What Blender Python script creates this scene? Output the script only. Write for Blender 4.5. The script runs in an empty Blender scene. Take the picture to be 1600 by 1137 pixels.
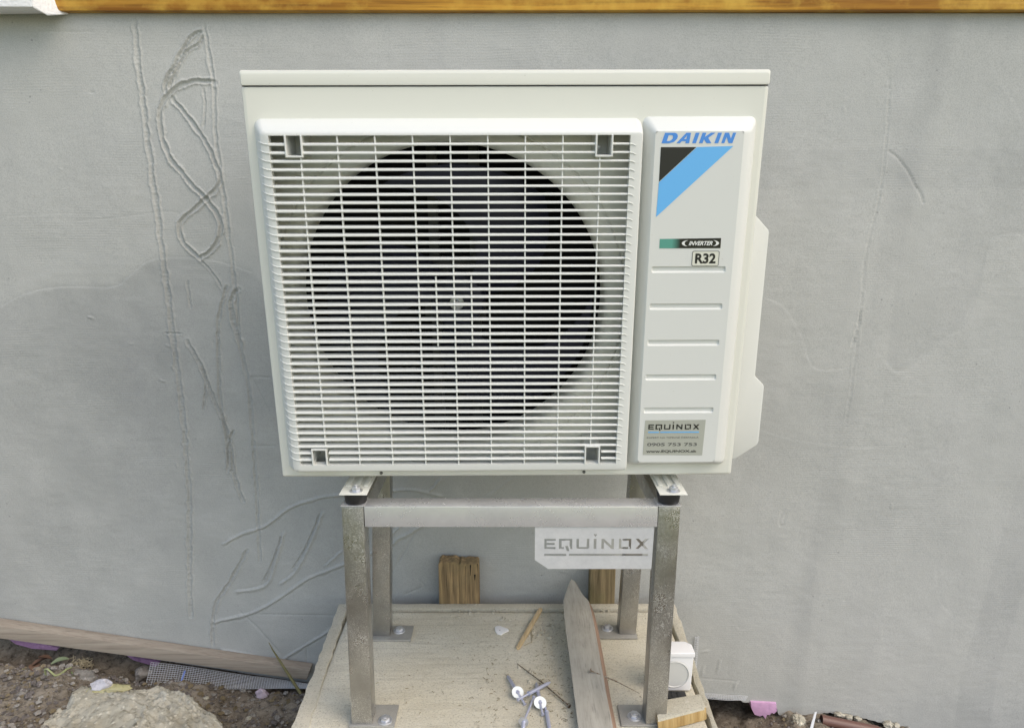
import bpy, bmesh, math, random
import numpy as np
from mathutils import Vector, Matrix, Euler, noise
R = math.radians
random.seed(7)
sc = bpy.context.scene
COL = sc.collection

# ---------------------------------------------------------------- camera
F_PX, CX, CY, PITCH = 1166.0, 800.0, 568.5, R(12.3)
CAM = Vector((0, 0, 1.30))
cam = bpy.data.cameras.new('camera'); camo = bpy.data.objects.new('camera', cam); COL.objects.link(camo)
camo.location = CAM; camo.rotation_euler = (R(90) - PITCH, 0, 0)
cam.sensor_width = 36; cam.lens = F_PX / 1600 * 36; cam.clip_start = .02; cam.clip_end = 500
sc.camera = camo
# ---------------------------------------------------------------- light
w = bpy.data.worlds.new('World'); sc.world = w; w.use_nodes = True
nt = w.node_tree; bg = nt.nodes['Background']
sky = nt.nodes.new('ShaderNodeTexSky'); sky.sky_type = 'NISHITA'; sky.sun_disc = False
SUN_EL, SUN_AZ = 50, 130       # azimuth measured clockwise from +Y
sky.sun_elevation = R(SUN_EL); sky.sun_rotation = R(SUN_AZ)
sky.air_density = 1.0; sky.dust_density = 1.5; sky.ozone_density = 1.0
nt.links.new(sky.outputs[0], bg.inputs[0]); bg.inputs[1].default_value = 0.15
sun = bpy.data.lights.new('sun', 'SUN'); suno = bpy.data.objects.new('sun', sun); COL.objects.link(suno)
sun.energy = .66; sun.angle = R(60); sun.color = (1.0, .975, .93)
suno.rotation_euler = (R(90 - SUN_EL), 0, R(180 - SUN_AZ))
sc.view_settings.view_transform = 'Standard'; sc.view_settings.look = 'None'
sc.view_settings.exposure = 0.97; sc.view_settings.gamma = 1; sc.view_settings.use_curve_mapping = False

# the photograph was taken with a camera balanced for open shade
sc.view_settings.use_white_balance = True; sc.view_settings.white_balance_temperature = 7500; sc.view_settings.white_balance_tint = 10

# ---------------------------------------------------------------- helpers
AX_R = Vector((1, 0, 0)); AX_U = Vector((0, math.sin(PITCH), math.cos(PITCH))); AX_F = Vector((0, math.cos(PITCH), -math.sin(PITCH)))
def ray(px, py): return AX_F + AX_R * ((px - CX) / F_PX) - AX_U * ((py - CY) / F_PX)
def aty(px, py, Y):
    v = ray(px, py); return CAM + v * ((Y - CAM.y) / v.y)
def atz(px, py, Z):
    v = ray(px, py); return CAM + v * ((Z - CAM.z) / v.z)

def new_mesh(name, verts, faces, smooth=False):
    me = bpy.data.meshes.new(name); me.from_pydata([tuple(v) for v in verts], [], faces); me.update()
    if smooth: me.polygons.foreach_set('use_smooth', [True] * len(me.polygons))
    return me
def link(name, me, mat=None, parent=None, loc=(0, 0, 0), rot=(0, 0, 0)):
    o = bpy.data.objects.new(name, me); COL.objects.link(o)
    if mat is not None and me is not None and not me.materials: me.materials.append(mat)
    o.location = loc; o.rotation_euler = rot
    if parent is not None: o.parent = parent
    return o
def tag(o, label, cat, group=None):
    o['label'] = label; o['category'] = cat
    if group: o['group'] = group
    return o
def empty(name, loc, label, cat, group=None, rot=(0, 0, 0)):
    o = bpy.data.objects.new(name, None); COL.objects.link(o); o.location = loc; o.rotation_euler = rot
    o.empty_display_size = .05
    return tag(o, label, cat, group)

class MB:
    def __init__(s): s.v = []; s.f = []
    def add(s, vs, fs):
        b = len(s.v); s.v += [tuple(v) for v in vs]; s.f += [tuple(i + b for i in f) for f in fs]; return s
    def box(s, x0, x1, y0, y1, z0, z1, M=None):
        vs = [Vector((x, y, z)) for x in (x0, x1) for y in (y0, y1) for z in (z0, z1)]
        if M: vs = [M @ v for v in vs]
        return s.add(vs, [(0, 1, 3, 2), (4, 6, 7, 5), (0, 4, 5, 1), (2, 3, 7, 6), (0, 2, 6, 4), (1, 5, 7, 3)])
    def cyl(s, p0, p1, r0, r1=None, n=16, caps=True):
        r1 = r0 if r1 is None else r1
        p0, p1 = Vector(p0), Vector(p1); d = (p1 - p0).normalized()
        a = d.orthogonal().normalized(); b = d.cross(a)
        vs = []
        for p, r in ((p0, r0), (p1, r1)):
            for k in range(n):
                t = 2 * math.pi * k / n; vs.append(p + a * (r * math.cos(t)) + b * (r * math.sin(t)))
        fs = [(k, (k + 1) % n, n + (k + 1) % n, n + k) for k in range(n)]
        if caps: fs += [tuple(range(n))[::-1], tuple(range(n, 2 * n))]
        return s.add(vs, fs)
    def tube(s, pts, rad, n=8):
        pts = [Vector(p) for p in pts]; m = len(pts); rings = []
        rads = rad if hasattr(rad, '__len__') else [rad] * m
        up = None
        for i, p in enumerate(pts):
            d = (pts[min(i + 1, m - 1)] - pts[max(i - 1, 0)]).normalized()
            if up is None: up = d.orthogonal().normalized()
            a = (up - d * up.dot(d)).normalized(); up = a; b = d.cross(a)
            rings.append([p + a * (rads[i] * math.cos(2 * math.pi * k / n)) + b * (rads[i] * math.sin(2 * math.pi * k / n)) for k in range(n)])
        vs = [v for r in rings for v in r]; fs = []
        for i in range(m - 1):
            for k in range(n):
                fs.append((i * n + k, i * n + (k + 1) % n, (i + 1) * n + (k + 1) % n, (i + 1) * n + k))
        fs += [tuple(range(n))[::-1], tuple(range((m - 1) * n, m * n))]
        return s.add(vs, fs)
    def prism(s, poly, d):              # poly: list of Vectors, d: extrusion vector
        n = len(poly); poly = [Vector(p) for p in poly]; d = Vector(d)
        return s.add(poly + [p + d for p in poly], [tuple(range(n)), tuple(range(n, 2 * n))[::-1]] + [((k + 1) % n, k, n + k, n + (k + 1) % n) for k in range(n)])
    def build(s, name, mat, parent=None, smooth=False, bevel=0, loc=(0, 0, 0), rot=(0, 0, 0), segs=2):
        me = new_mesh(name, s.v, s.f)
        bm = bmesh.new(); bm.from_mesh(me)
        if bevel:
            ed = [e for e in bm.edges if len(e.link_faces) == 2 and e.calc_face_angle(0) > .5]
            bmesh.ops.bevel(bm, geom=ed, offset=bevel, segments=segs, affect='EDGES', profile=.6, clamp_overlap=True)
        bmesh.ops.recalc_face_normals(bm, faces=bm.faces)
        bm.to_mesh(me); bm.free()
        if smooth or bevel:
            me.polygons.foreach_set('use_smooth', [True] * len(me.polygons))
            me.set_sharp_from_angle(angle=R(50 if smooth else 28))
        return link(name, me, mat, parent, loc, rot)

# ---------------------------------------------------------------- materials
def mat(name, base, rough=.6, metal=0, spec=.5):
    m = bpy.data.materials.new(name); m.use_nodes = True
    b = m.node_tree.nodes['Principled BSDF']
    b.inputs['Base Color'].default_value = (*base, 1); b.inputs['Roughness'].default_value = rough
    b.inputs['Metallic'].default_value = metal; b.inputs['Specular IOR Level'].default_value = spec
    return m
class N:
    """little node helper"""
    def __init__(s, m): s.m = m; s.t = m.node_tree; s.b = s.t.nodes['Principled BSDF']
    def node(s, typ, **kw):
        n = s.t.nodes.new(typ)
        for k, v in kw.items():
            if k.startswith('i_'):
                key = k[2:]; key = int(key) if key.isdigit() else key.replace('_', ' ')
                n.inputs[key].default_value = v
            else: setattr(n, k, v)
        return n
    def l(s, a, b): s.t.links.new(a, b)
    def coord(s, scale=(1, 1, 1), kind='Object', rot=(0, 0, 0)):
        tc = s.node('ShaderNodeTexCoord'); mp = s.node('ShaderNodeMapping')
        mp.inputs['Scale'].default_value = scale; mp.inputs['Rotation'].default_value = rot
        s.l(tc.outputs[kind], mp.inputs[0]); return mp.outputs[0]
    def noise(s, vec, scale, detail=4, rough=.5, dist=0):
        n = s.node('ShaderNodeTexNoise'); n.inputs['Scale'].default_value = scale; n.inputs['Detail'].default_value = detail
        n.inputs['Roughness'].default_value = rough; n.inputs['Distortion'].default_value = dist
        s.l(vec, n.inputs['Vector']); return n.outputs['Fac']
    def ramp(s, fac, stops):
        r = s.node('ShaderNodeValToRGB'); el = r.color_ramp.elements
        while len(el) < len(stops): el.new(.5)
        for e, (p, c) in zip(el, stops):
            e.position = p; e.color = (c, c, c, 1) if not hasattr(c, '__len__') else (*c, 1)
        s.l(fac, r.inputs[0]); return r.outputs[0]
    def mix(s, fac, a, b, mode='MIX'):
        m = s.node('ShaderNodeMix', data_type='RGBA', blend_type=mode)
        for sock, v in ((m.inputs['Factor'], fac), (m.inputs['A'], a), (m.inputs['B'], b)):
            if hasattr(v, 'is_output') or hasattr(v, 'links'): s.l(v, sock)
            elif hasattr(v, '__len__'): sock.default_value = (*v, 1)
            else: sock.default_value = v
        return m.outputs['Result']
    def math(s, op, a, b=0.0):
        m = s.node('ShaderNodeMath', operation=op)
        for sock, v in ((m.inputs[0], a), (m.inputs[1], b)):
            if hasattr(v, 'links'): s.l(v, sock)
            else: sock.default_value = v
        return m.outputs[0]
    def bump(s, h, strength, dist, prev=None):
        b = s.node('ShaderNodeBump'); b.inputs['Strength'].default_value = strength; b.inputs['Distance'].default_value = dist
        s.l(h, b.inputs['Height'])
        if prev is not None: s.l(prev, b.inputs['Normal'])
        return b.outputs[0]
    def out(s, color=None, rough=None, normal=None):
        if color is not None: s.l(color, s.b.inputs['Base Color'])
        if rough is not None: s.l(rough, s.b.inputs['Roughness'])
        if normal is not None: s.l(normal, s.b.inputs['Normal'])
        return s.m

def m_plaster():
    n = N(mat('grey_adhesive_render', (.4, .4, .39), .9, spec=.2))
    c = n.coord()
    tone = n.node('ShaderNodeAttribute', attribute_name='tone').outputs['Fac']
    big = n.noise(c, 1.6, 5, .6, .3)
    mid = n.noise(c, 9, 5, .65)
    streak = n.noise(n.coord((14, 14, 1.2)), 1, 4, .6)
    fine = n.noise(c, 420, 3, .7)
    col = n.mix(n.ramp(big, [(.3, 0), (.7, 1)]), (.42, .43, .41), (.475, .48, .455))
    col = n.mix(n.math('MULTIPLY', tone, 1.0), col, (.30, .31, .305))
    col = n.mix(n.ramp(mid, [(.42, 0), (.75, .35)]), col, (.54, .545, .525))
    col = n.mix(n.ramp(streak, [(.45, 0), (.8, .25)]), col, (.36, .365, .365))
    col = n.mix(n.ramp(fine, [(.3, .45), (.55, 0)]), col, (.22, .225, .22))
    # combed horizontal trowel lines, coming and going
    wob = n.noise(n.coord((3, 3, 3)), 1, 3)
    z = n.node('ShaderNodeSeparateXYZ'); n.l(c, z.inputs[0])
    ph = n.math('ADD', n.math('MULTIPLY', z.outputs['Z'], 2 * math.pi / .0062), n.math('MULTIPLY', wob, 26))
    line = n.math('MULTIPLY', n.math('ADD', n.math('SINE', ph), 1), .5)
    msk = n.ramp(n.noise(n.coord((2.2, 2.2, 4.5)), 1.6, 5, .7), [(.45, .02), (.70, .9)])
    h = n.math('MULTIPLY', line, msk)
    brk = n.noise(n.coord((30, 30, 160)), 1, 3, .6)
    h = n.math('MULTIPLY', h, n.ramp(brk, [(.35, .2), (.6, 1)]))
    nn = n.bump(h, .25, .0012)
    nn = n.bump(mid, .35, .006, nn)
    nn = n.bump(fine, .3, .0012, nn)
    pits = n.node('ShaderNodeTexVoronoi', feature='F1'); pits.inputs['Scale'].default_value = 38; n.l(c, pits.inputs['Vector'])
    pm = n.math('MULTIPLY', n.ramp(pits.outputs['Distance'], [(.05, 1), (.11, 0)]), n.ramp(n.noise(c, 5, 3), [(.55, 0), (.68, 1)]))
    nn = n.bump(pm, -.8, .002, nn)
    col = n.mix(n.math('MULTIPLY', pm, .55), col, (.13, .13, .13))
    return n.out(col, None, nn)

def m_casing(name, base, rough=.38):
    n = N(mat(name, base, rough, spec=.45)); c = n.coord()
    d = n.noise(c, 7, 5, .6)
    col = n.mix(n.ramp(d, [(.4, 0), (.8, .22)]), base, tuple(b * .9 for b in base))
    sp = n.noise(c, 240, 2, .5)
    col = n.mix(n.ramp(sp, [(.72, 0), (.78, .35)]), col, (.42, .40, .33))
    return n.out(col, n.ramp(d, [(.3, rough - .06), (.7, rough + .1)]), n.bump(n.noise(c, 700, 2), .06, .0006))

def m_steel(name, base, speck=1.0, rough=.34, met=1.0, br=(260, 260, 5)):
    n = N(mat(name, base, rough, met)); c = n.coord()
    brush = n.noise(n.coord(br), 1, 3, .6)
    blot = n.noise(c, 16, 5, .65)
    col = n.mix(n.ramp(blot, [(.35, 0), (.7, .6)]), base, tuple(b * .62 for b in base))
    dots = n.noise(c, 800, 2, .6); dm = n.ramp(n.noise(c, 6, 3), [(.40, .0), (.58, 1)])
    dd = n.math('MULTIPLY', n.math('MULTIPLY', n.ramp(dots, [(.535, 0), (.62, 1)]), dm), speck)
    col = n.mix(dd, col, (.86, .85, .80))
    n.l(n.math('MULTIPLY', n.math('SUBTRACT', 1.0, n.math('MULTIPLY', dd, .95)), met), n.b.inputs['Metallic'])
    return n.out(col, n.math('ADD', n.ramp(blot, [(.3, rough - .06), (.8, rough + .2)]), n.math('MULTIPLY', dd, .3)),
                 n.bump(brush, .08, .0005))

def m_cement(name, a, b, scr=1.0):
    n = N(mat(name, a, .92, spec=.2)); c = n.coord()
    big = n.noise(c, 4, 6, .62)
    grain = n.noise(c, 260, 4, .75)
    line = n.noise(n.coord((3.5, 150, 60)), 1, 4, .65, .4)
    col = n.mix(n.ramp(big, [(.35, 0), (.68, 1)]), a, b)
    col = n.mix(n.ramp(grain, [(.32, .75), (.48, 0)]), col, (.25, .225, .175))
    col = n.mix(n.ramp(line, [(.34, .26 * scr), (.45, 0)]), col, (.30, .27, .21))
    spots = n.noise(c, 38, 6, .72)
    col = n.mix(n.ramp(spots, [(.62, 0), (.72, .55)]), col, (.22, .19, .13))
    lt = n.noise(c, 70, 3, .6)
    col = n.mix(n.ramp(lt, [(.60, 0), (.7, .4)]), col, (.66, .63, .56))
    nn = n.bump(line, .3 * scr, .0025)
    nn = n.bump(grain, .8, .0022, nn)
    nn = n.bump(spots, .4, .004, nn)
    return n.out(col, None, nn)

def m_wood(name, light, dark, axis=0, scale=1.0, rough=.7, stain=None):
    """grain runs along axis"""
    n = N(mat(name, light, rough, spec=.3))
    s = [70 * scale] * 3; s[axis] = 3.0 * scale
    g = n.noise(n.coord(tuple(s)), 1, 5, .6, .6)
    s2 = [300 * scale] * 3; s2[axis] = 12 * scale
    f = n.noise(n.coord(tuple(s2)), 1, 3, .6)
    col = n.mix(n.ramp(g, [(.32, 0), (.66, 1)]), light, dark)
    col = n.mix(n.ramp(f, [(.32, .5), (.5, 0)]), col, tuple(d * .55 for d in dark))
    if stain:
        col = n.mix(n.ramp(n.noise(n.coord(), 9, 5, .65), [(.45, 0), (.65, .75)]), col, stain)
    return n.out(col, None, n.bump(f, .4, .0012, n.bump(g, .4, .002)))

def m_soil():
    n = N(mat('soil', (.08, .06, .045), .95, spec=.15)); c = n.coord()
    a = n.noise(c, 5, 6, .65); b = n.noise(c, 60, 6, .75)
    near = n.mix(n.ramp(a, [(.35, 0), (.65, 1)]), (.15, .12, .09), (.32, .28, .225))
    near = n.mix(n.ramp(b, [(.35, .8), (.52, 0)]), near, (.04, .031, .022))
    near = n.mix(n.ramp(n.noise(c, 150, 3), [(.6, 0), (.72, .7)]), near, (.33, .30, .25))
    sx = n.node('ShaderNodeSeparateXYZ'); n.l(c, sx.inputs[0])
    far = n.ramp(n.math('MULTIPLY', n.math('SUBTRACT', .3, sx.outputs['Y']), .6), [(0, 0), (1, 1)])
    grass = n.mix(n.ramp(n.noise(c, 3, 6, .7), [(.35, 0), (.65, 1)]), (.13, .17, .055), (.24, .235, .12))
    return n.out(n.mix(far, near, grass), None, n.bump(b, .7, .01))

def m_rubble(name, a, b, sc_=60):
    n = N(mat(name, a, .92, spec=.2)); c = n.coord()
    x = n.noise(c, 6, 6, .6); y = n.noise(c, sc_, 6, .7)
    col = n.mix(n.ramp(x, [(.35, 0), (.65, 1)]), a, b)
    col = n.mix(n.ramp(y, [(.34, .7), (.5, 0)]), col, tuple(v * .45 for v in a))
    v = n.node('ShaderNodeTexVoronoi', feature='F1'); v.inputs['Scale'].default_value = sc_ * 1.1; n.l(c, v.inputs['Vector'])
    col = n.mix(n.ramp(v.outputs['Distance'], [(.16, .55), (.30, 0)]), col, tuple(min(1, q * 1.35) for q in b))
    return n.out(col, None, n.bump(y, .8, .006, n.bump(n.ramp(v.outputs['Distance'], [(.1, 1), (.4, 0)]), .35, .004)))

M_WALL = m_plaster()
M_CASE = m_casing('cream_painted_sheet', (.725, .725, .655))
M_PLAS = m_casing('cream_white_plastic', (.69, .70, .665), .4)
M_STEEL = m_steel('stainless_steel_leg', (.42, .41, .39), .6, .27, .95)
M_STEELB = m_steel('stainless_steel_bright', (.80, .805, .82), .0, .22, .6, (5, 260, 260))
M_PLATE = m_steel('dusty_steel_plate', (.42, .41, .38), .25, .5, .45)
M_ZINC = mat('zinc_bolt', (.62, .63, .66), .32, .7)
M_RUB = mat('black_rubber', (.016, .016, .017), .5)
M_DARK = mat('dark_fan_plastic', (.013, .014, .030), .42, spec=.35)
M_COIL = mat('dark_coil_fins', (.004, .004, .0045), .9)
M_BLACK = mat('black_print', (.018, .018, .014), .45)
M_BLUE = mat('blue_print', (.06, .27, .72), .4)
M_CYAN = mat('light_blue_print', (.13, .47, .86), .4)
M_STK = mat('silver_sticker', (.42, .43, .37), .4)
M_GREYP = mat('grey_print', (.12, .12, .11), .5)
M_WHITEP = mat('white_print', (.78, .79, .76), .45)
M_CEM = m_cement('brushed_concrete', (.57, .53, .42), (.65, .62, .52))
M_FORM = m_cement('cement_smeared_board', (.46, .43, .34), (.58, .545, .45), .4)
M_BEAM = m_wood('orange_stained_timber', (.62, .31, .045), (.27, .10, .012), 0, .45, .45, (.72, .44, .08))
M_BATTEN = m_wood('weathered_batten_wood', (.39, .34, .28), (.31, .26, .21), 0, .6, .8)
M_STAKE = m_wood('rough_stake_wood', (.44, .30, .15), (.13, .09, .05), 2, 1.2, .85, (.20, .15, .08))
M_STAKE2 = m_wood('rough_stake_wood_green', (.33, .25, .14), (.13, .10, .055), 2, 1.2, .85, (.17, .16, .08))
M_GREYW = m_wood('grey_weathered_plank', (.40, .38, .33), (.30, .285, .245), 1, .9, .85, (.40, .38, .33))
M_FRESH = m_wood('fresh_split_wood', (.66, .52, .33), (.52, .38, .21), 1, 1.2, .7)
M_ORNG = m_wood('raw_block_wood', (.50, .36, .17), (.36, .23, .09), 2, .8, .75)
M_FOAM = N(mat('white_polystyrene', (.80, .81, .82), .85)); _c = M_FOAM.coord()
M_FOAM = M_FOAM.out(None, None, M_FOAM.bump(M_FOAM.noise(_c, 160, 3), .5, .004))
M_XPS = N(mat('pink_insulation_foam', (.62, .36, .55), .8)); _c = M_XPS.coord()
M_XPS = M_XPS.out(M_XPS.mix(M_XPS.ramp(M_XPS.noise(_c, 40, 4), [(.4, 0), (.7, .6)]), (.62, .36, .56), (.46, .27, .43)), None, M_XPS.bump(M_XPS.noise(_c, 90, 4), .5, .003))
M_SOIL = m_soil()
M_CHUNK = m_rubble('old_concrete', (.42, .385, .30), (.58, .55, .46), 60)
M_CHUNKY = m_rubble('yellowish_mortar', (.42, .38, .17), (.52, .49, .33), 70)
M_CLAY = m_rubble('clay_lump', (.16, .125, .075), (.23, .19, .125), 45)
M_STONE = m_rubble('grey_stone', (.24, .225, .20), (.34, .32, .29), 80)
M_STONED = m_rubble('dark_stone', (.12, .105, .095), (.19, .17, .16), 80)
M_PINKST = m_rubble('pinkish_foam_scrap', (.50, .40, .47), (.62, .54, .60), 50)
M_ORST = m_rubble('orange_brick_bit', (.42, .25, .11), (.50, .34, .18), 50)
M_WBOX = m_casing('white_box_plastic', (.80, .80, .80), .35)
M_STEM = mat('dry_green_stem', (.17, .15, .06), .7)
M_STEMG = mat('pale_green_stem', (.36, .40, .20), .6)
M_LEAF = mat('green_leaf', (.12, .19, .06), .55)
M_LEAFB = mat('brown_dead_leaf', (.15, .085, .055), .8)
M_STRAW = mat('dry_straw', (.42, .36, .24), .8)
M_NAIL = N(mat('rusty_nail_steel', (.23, .19, .14), .6, .7)); M_NAIL = M_NAIL.out(M_NAIL.mix(M_NAIL.ramp(M_NAIL.noise(M_NAIL.coord(), 160, 3), [(.4, 0), (.6, 1)]), (.32, .29, .24), (.16, .10, .06)))
M_ANCH = mat('blue_grey_zinc', (.52, .54, .66), .35, .45)
M_WASH = mat('white_nylon_washer', (.80, .84, .82), .5)
M_NET = mat('glass_fibre_net', (.62, .64, .66), .6)
M_NETB = mat('blue_net_thread', (.16, .24, .55), .6)
M_PIPE = mat('brown_plastic_pipe', (.15, .075, .06), .4)
M_DKB = mat('charcoal_foundation', (.03, .028, .026), .9)

# ================================================================ setting
YW = 1.845                       # face of the rendered wall
rng = np.random.default_rng(3)
def grid_mesh(name, X, Y, Z):
    r, c = X.shape
    co = np.stack([X, Y, Z], -1).reshape(-1, 3).astype(np.float32)
    idx = np.arange(r * c).reshape(r, c)
    q = np.stack([idx[:-1, :-1], idx[:-1, 1:], idx[1:, 1:], idx[1:, :-1]], -1).reshape(-1, 4)
    me = bpy.data.meshes.new(name)
    me.vertices.add(len(co)); me.vertices.foreach_set('co', co.ravel())
    me.loops.add(q.size); me.loops.foreach_set('vertex_index', q.ravel().astype(np.int32))
    me.polygons.add(len(q)); me.polygons.foreach_set('loop_start', (np.arange(len(q)) * 4).astype(np.int32))
    me.polygons.foreach_set('loop_total', np.full(len(q), 4, np.int32))
    me.update(calc_edges=True); me.polygons.foreach_set('use_smooth', np.ones(len(q), bool))
    return me
def vnoise(X, Z, s, seed=0):      # smooth value noise on arrays
    r = np.random.default_rng(seed); T = r.random((256, 256))
    x = X * s + 1000.3; z = Z * s + 1000.7
    xi = np.floor(x).astype(int); zi = np.floor(z).astype(int); fx = x - xi; fz = z - zi
    fx = fx * fx * (3 - 2 * fx); fz = fz * fz * (3 - 2 * fz)
    g = lambda a, b: T[a % 256, b % 256]
    return (g(xi, zi) * (1 - fx) * (1 - fz) + g(xi + 1, zi) * fx * (1 - fz) + g(xi, zi + 1) * (1 - fx) * fz + g(xi + 1, zi + 1) * fx * fz) * 2 - 1
def fbm(X, Z, s, o=4, seed=0):
    a = 0; amp = 1
    for k in range(o): a = a + amp * vnoise(X, Z, s * 2 ** k, seed + k); amp *= .5
    return a

# ---- ground: one sheet, fine near the wall, coarse to the horizon
gx = np.concatenate([[-300, -60, -15, -5, -3], np.arange(-1.9, 1.9, .009), [3, 5, 15, 60, 300]])
gy = np.concatenate([[-300, -60, -15, -5, -2, -.5, .3], np.arange(.8, 2.1, .009), [3, 10, 60, 300]])
GX, GY = np.meshgrid(gx, gy)
def ground_base(x): return np.interp(x, [-1.9, -1.35, -1.0, -.75, -.45, .45, .56, .66, .78, 1.0, 1.5, 1.9], [.09, .085, .045, .01, -.035, -.08, -.15, -.14, -.105, -.15, -.24, -.28])
near = np.exp(-np.clip(np.maximum(np.abs(GX) - 1.7, .95 - GY), 0, None) * 6)
GZ = (ground_base(GX) + fbm(GX, GY, 6, 4, 11) * .018 + fbm(GX, GY, 45, 3, 20) * .007) * near
GZ -= .055 * np.exp(-((1.86 - GY) / .055) ** 2) * near * (GX < -.4)
GZ = np.where(GY > 2.5, -.3, GZ)
# clay bank at the far left corner
GZ += .07 * np.exp(-(((GX + 1.18) / .14) ** 2 + ((GY - 1.40) / .16) ** 2)) * near
gm = grid_mesh('ground', GX, GY, GZ); g = link('ground', gm, M_SOIL); g['kind'] = 'structure'
def gz(x, y):
    return -.055 * math.exp(-((1.86 - y) / .055) ** 2) * (x < -.4) + float(ground_base(x)) + float(fbm(np.array([x]), np.array([y]), 6, 4, 11)[0]) * .018 + .07 * math.exp(-(((x + 1.18) / .14) ** 2 + ((y - 1.40) / .16) ** 2))

# ---- the rendered house wall as a relief
STEP = .0026
xs = np.concatenate([[-7, -4, -2.5], np.arange(-1.62, -1.3, .004), np.arange(-1.3, -.16, .0019), np.arange(-.16, .45, .005), np.arange(.45, 1.62, .0036), [2.5, 4, 7]])
xs = xs[np.concatenate([[True], np.diff(xs) > .0012])]
botpx = [(-60, 990), (0, 992), (480, 1066), (560, 1066), (1090, 1088), (1100, 1088), (1120, 1092), (1142, 1091), (1165, 1096), (1172, 1099), (1213, 1101), (1216, 1116), (1245, 1120), (1262, 1117), (1300, 1113), (1350, 1121), (1380, 1130), (1420, 1145)]
bw = [aty(a, b, YW) for a, b in botpx]
TOPZ = aty(800, 21, YW).z
zb = np.interp(xs, [p.x for p in bw], [p.z for p in bw])
inner = (xs > .50) & (xs < 1.2)
zb = zb + np.where(inner, np.interp(xs, np.arange(-2, 2, .008), np.random.default_rng(9).normal(0, .0022, 500)), 0)
nz = int((TOPZ + .16) / STEP)
tt = np.linspace(0, 1, nz)[:, None]
X = np.repeat(xs[None, :], nz, 0); Z = zb[None, :] * (1 - tt) + TOPZ * tt
H = fbm(X, Z, 2.2, 4, 40) * .0022 + fbm(X, Z, 14, 3, 50) * .0005
H += vnoise(X * .35, Z, 90, 61) * .00022 * (vnoise(X, Z, 4, 62) > -.2)
def stroke(pts, width=.008, depth=.0022, kind='groove', beads=True):
    global H
    depth = depth * (1.0 if pts[0][0] < 800 else .75)
    P = [aty(a, b, YW) for a, b in pts]
    P = [(p.x, p.z) for p in P]
    # resample with slight wobble (Catmull-Rom)
    Q = []
    for i in range(len(P) - 1):
        p0 = P[max(i - 1, 0)]; p1 = P[i]; p2 = P[i + 1]; p3 = P[min(i + 2, len(P) - 1)]
        for k in range(8):
            t = k / 8
            Q.append(tuple(.5 * ((2 * p1[j]) + (-p0[j] + p2[j]) * t + (2 * p0[j] - 5 * p1[j] + 4 * p2[j] - p3[j]) * t * t + (-p0[j] + 3 * p1[j] - 3 * p2[j] + p3[j]) * t ** 3) for j in (0, 1)))
    Q.append(P[-1])
    q = np.array(Q); m = width * 3
    ix0 = np.searchsorted(xs, q[:, 0].min() - m); ix1 = np.searchsorted(xs, q[:, 0].max() + m)
    z0, z1 = q[:, 1].min() - m, q[:, 1].max() + m
    r0 = max(0, int((z0 + .16) / (TOPZ + .16) * nz) - 60); r1 = min(nz, int((z1 + .2) / (TOPZ + .16) * nz) + 60)
    xx = X[r0:r1, ix0:ix1]; zz = Z[r0:r1, ix0:ix1]
    D = np.full(xx.shape, 9.); S = np.zeros(xx.shape); SG = np.zeros(xx.shape); L = 0
    for a, b in zip(q[:-1], q[1:]):
        d = b - a; ll = np.hypot(*d)
        if ll < 1e-6: continue
        t = np.clip(((xx - a[0]) * d[0] + (zz - a[1]) * d[1]) / ll ** 2, 0, 1)
        dd = np.hypot(xx - a[0] - d[0] * t, zz - a[1] - d[1] * t)
        k = dd < D; D = np.where(k, dd, D); S = np.where(k, L + t * ll, S)
        SG = np.where(k, np.sign((xx - a[0]) * d[1] - (zz - a[1]) * d[0]), SG); L += ll
    jag = 1 + .45 * vnoise(S, S * 0 + SG * 7, 60, 77) + .15 * vnoise(S, S * 0 + SG * 3, 190, 76) + .2 * vnoise(xx, zz, 200, 78)
    u = D / (width * jag * .5)
    fade = np.clip(np.minimum(S, L - S) / (width * 1.5) + .35, 0, 1)
    if kind == 'groove':       # pressed centre, squeezed-up lips
        h = -np.exp(-(u / .75) ** 4) * depth * 1.35 + np.exp(-((u - 1.2) / .32) ** 2) * depth * 1.1
        if beads: h += np.exp(-(u / .9) ** 2) * depth * .75 * (vnoise(S + SG * .01, S * 0 + 3, 150, 79) * .7 + .3 * np.sin(S * 2 * math.pi / .0095))
    elif kind == 'ridge':
        h = np.exp(-(u / .8) ** 2) * depth * 1.2 - np.exp(-((u - 1.6) / .5) ** 2) * depth * .35 * (SG > 0)
    elif kind == 'step':       # edge of a patch: one side higher
        depth = depth * .5; h = SG * depth * .45 * np.exp(-u / 3.0) * (1 - np.exp(-u / .35)) - np.exp(-(u / .5) ** 2) * depth * .5
    else:                      # crack
        h = -np.exp(-(u / .8) ** 2) * depth
    H[r0:r1, ix0:ix1] += h * fade
G, RG = 'groove', 'ridge'
stroke([(211, 35), (215, 79), (226, 176), (237, 264), (246, 330), (255, 402), (264, 470), (275, 562), (287, 661), (296, 777), (296, 882), (299, 963)], .0125, .0019)
stroke([(319, 40), (327, 88), (334, 132), (336, 198), (341, 246), (349, 299), (358, 374), (367, 444), (377, 545), (389, 603), (397, 702), (403, 806), (406, 876)], .0095, .0016)
stroke([(316, 50), (299, 57), (286, 79), (272, 105), (259, 127), (259, 145)], .009, .003)
stroke([(317, 56), (312, 67), (290, 83), (279, 105), (264, 136)], .008, .0026)
stroke([(336, 130), (308, 127), (281, 136), (259, 154), (250, 176), (253, 211), (268, 250), (290, 277), (321, 310), (341, 338), (345, 365), (330, 391), (312, 404)], .0115, .003, G, False)
stroke([(270, 154), (299, 189), (321, 220), (338, 259), (343, 286), (325, 308), (299, 330), (281, 352), (286, 378), (312, 404)], .0105, .0028, G, False)
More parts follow.
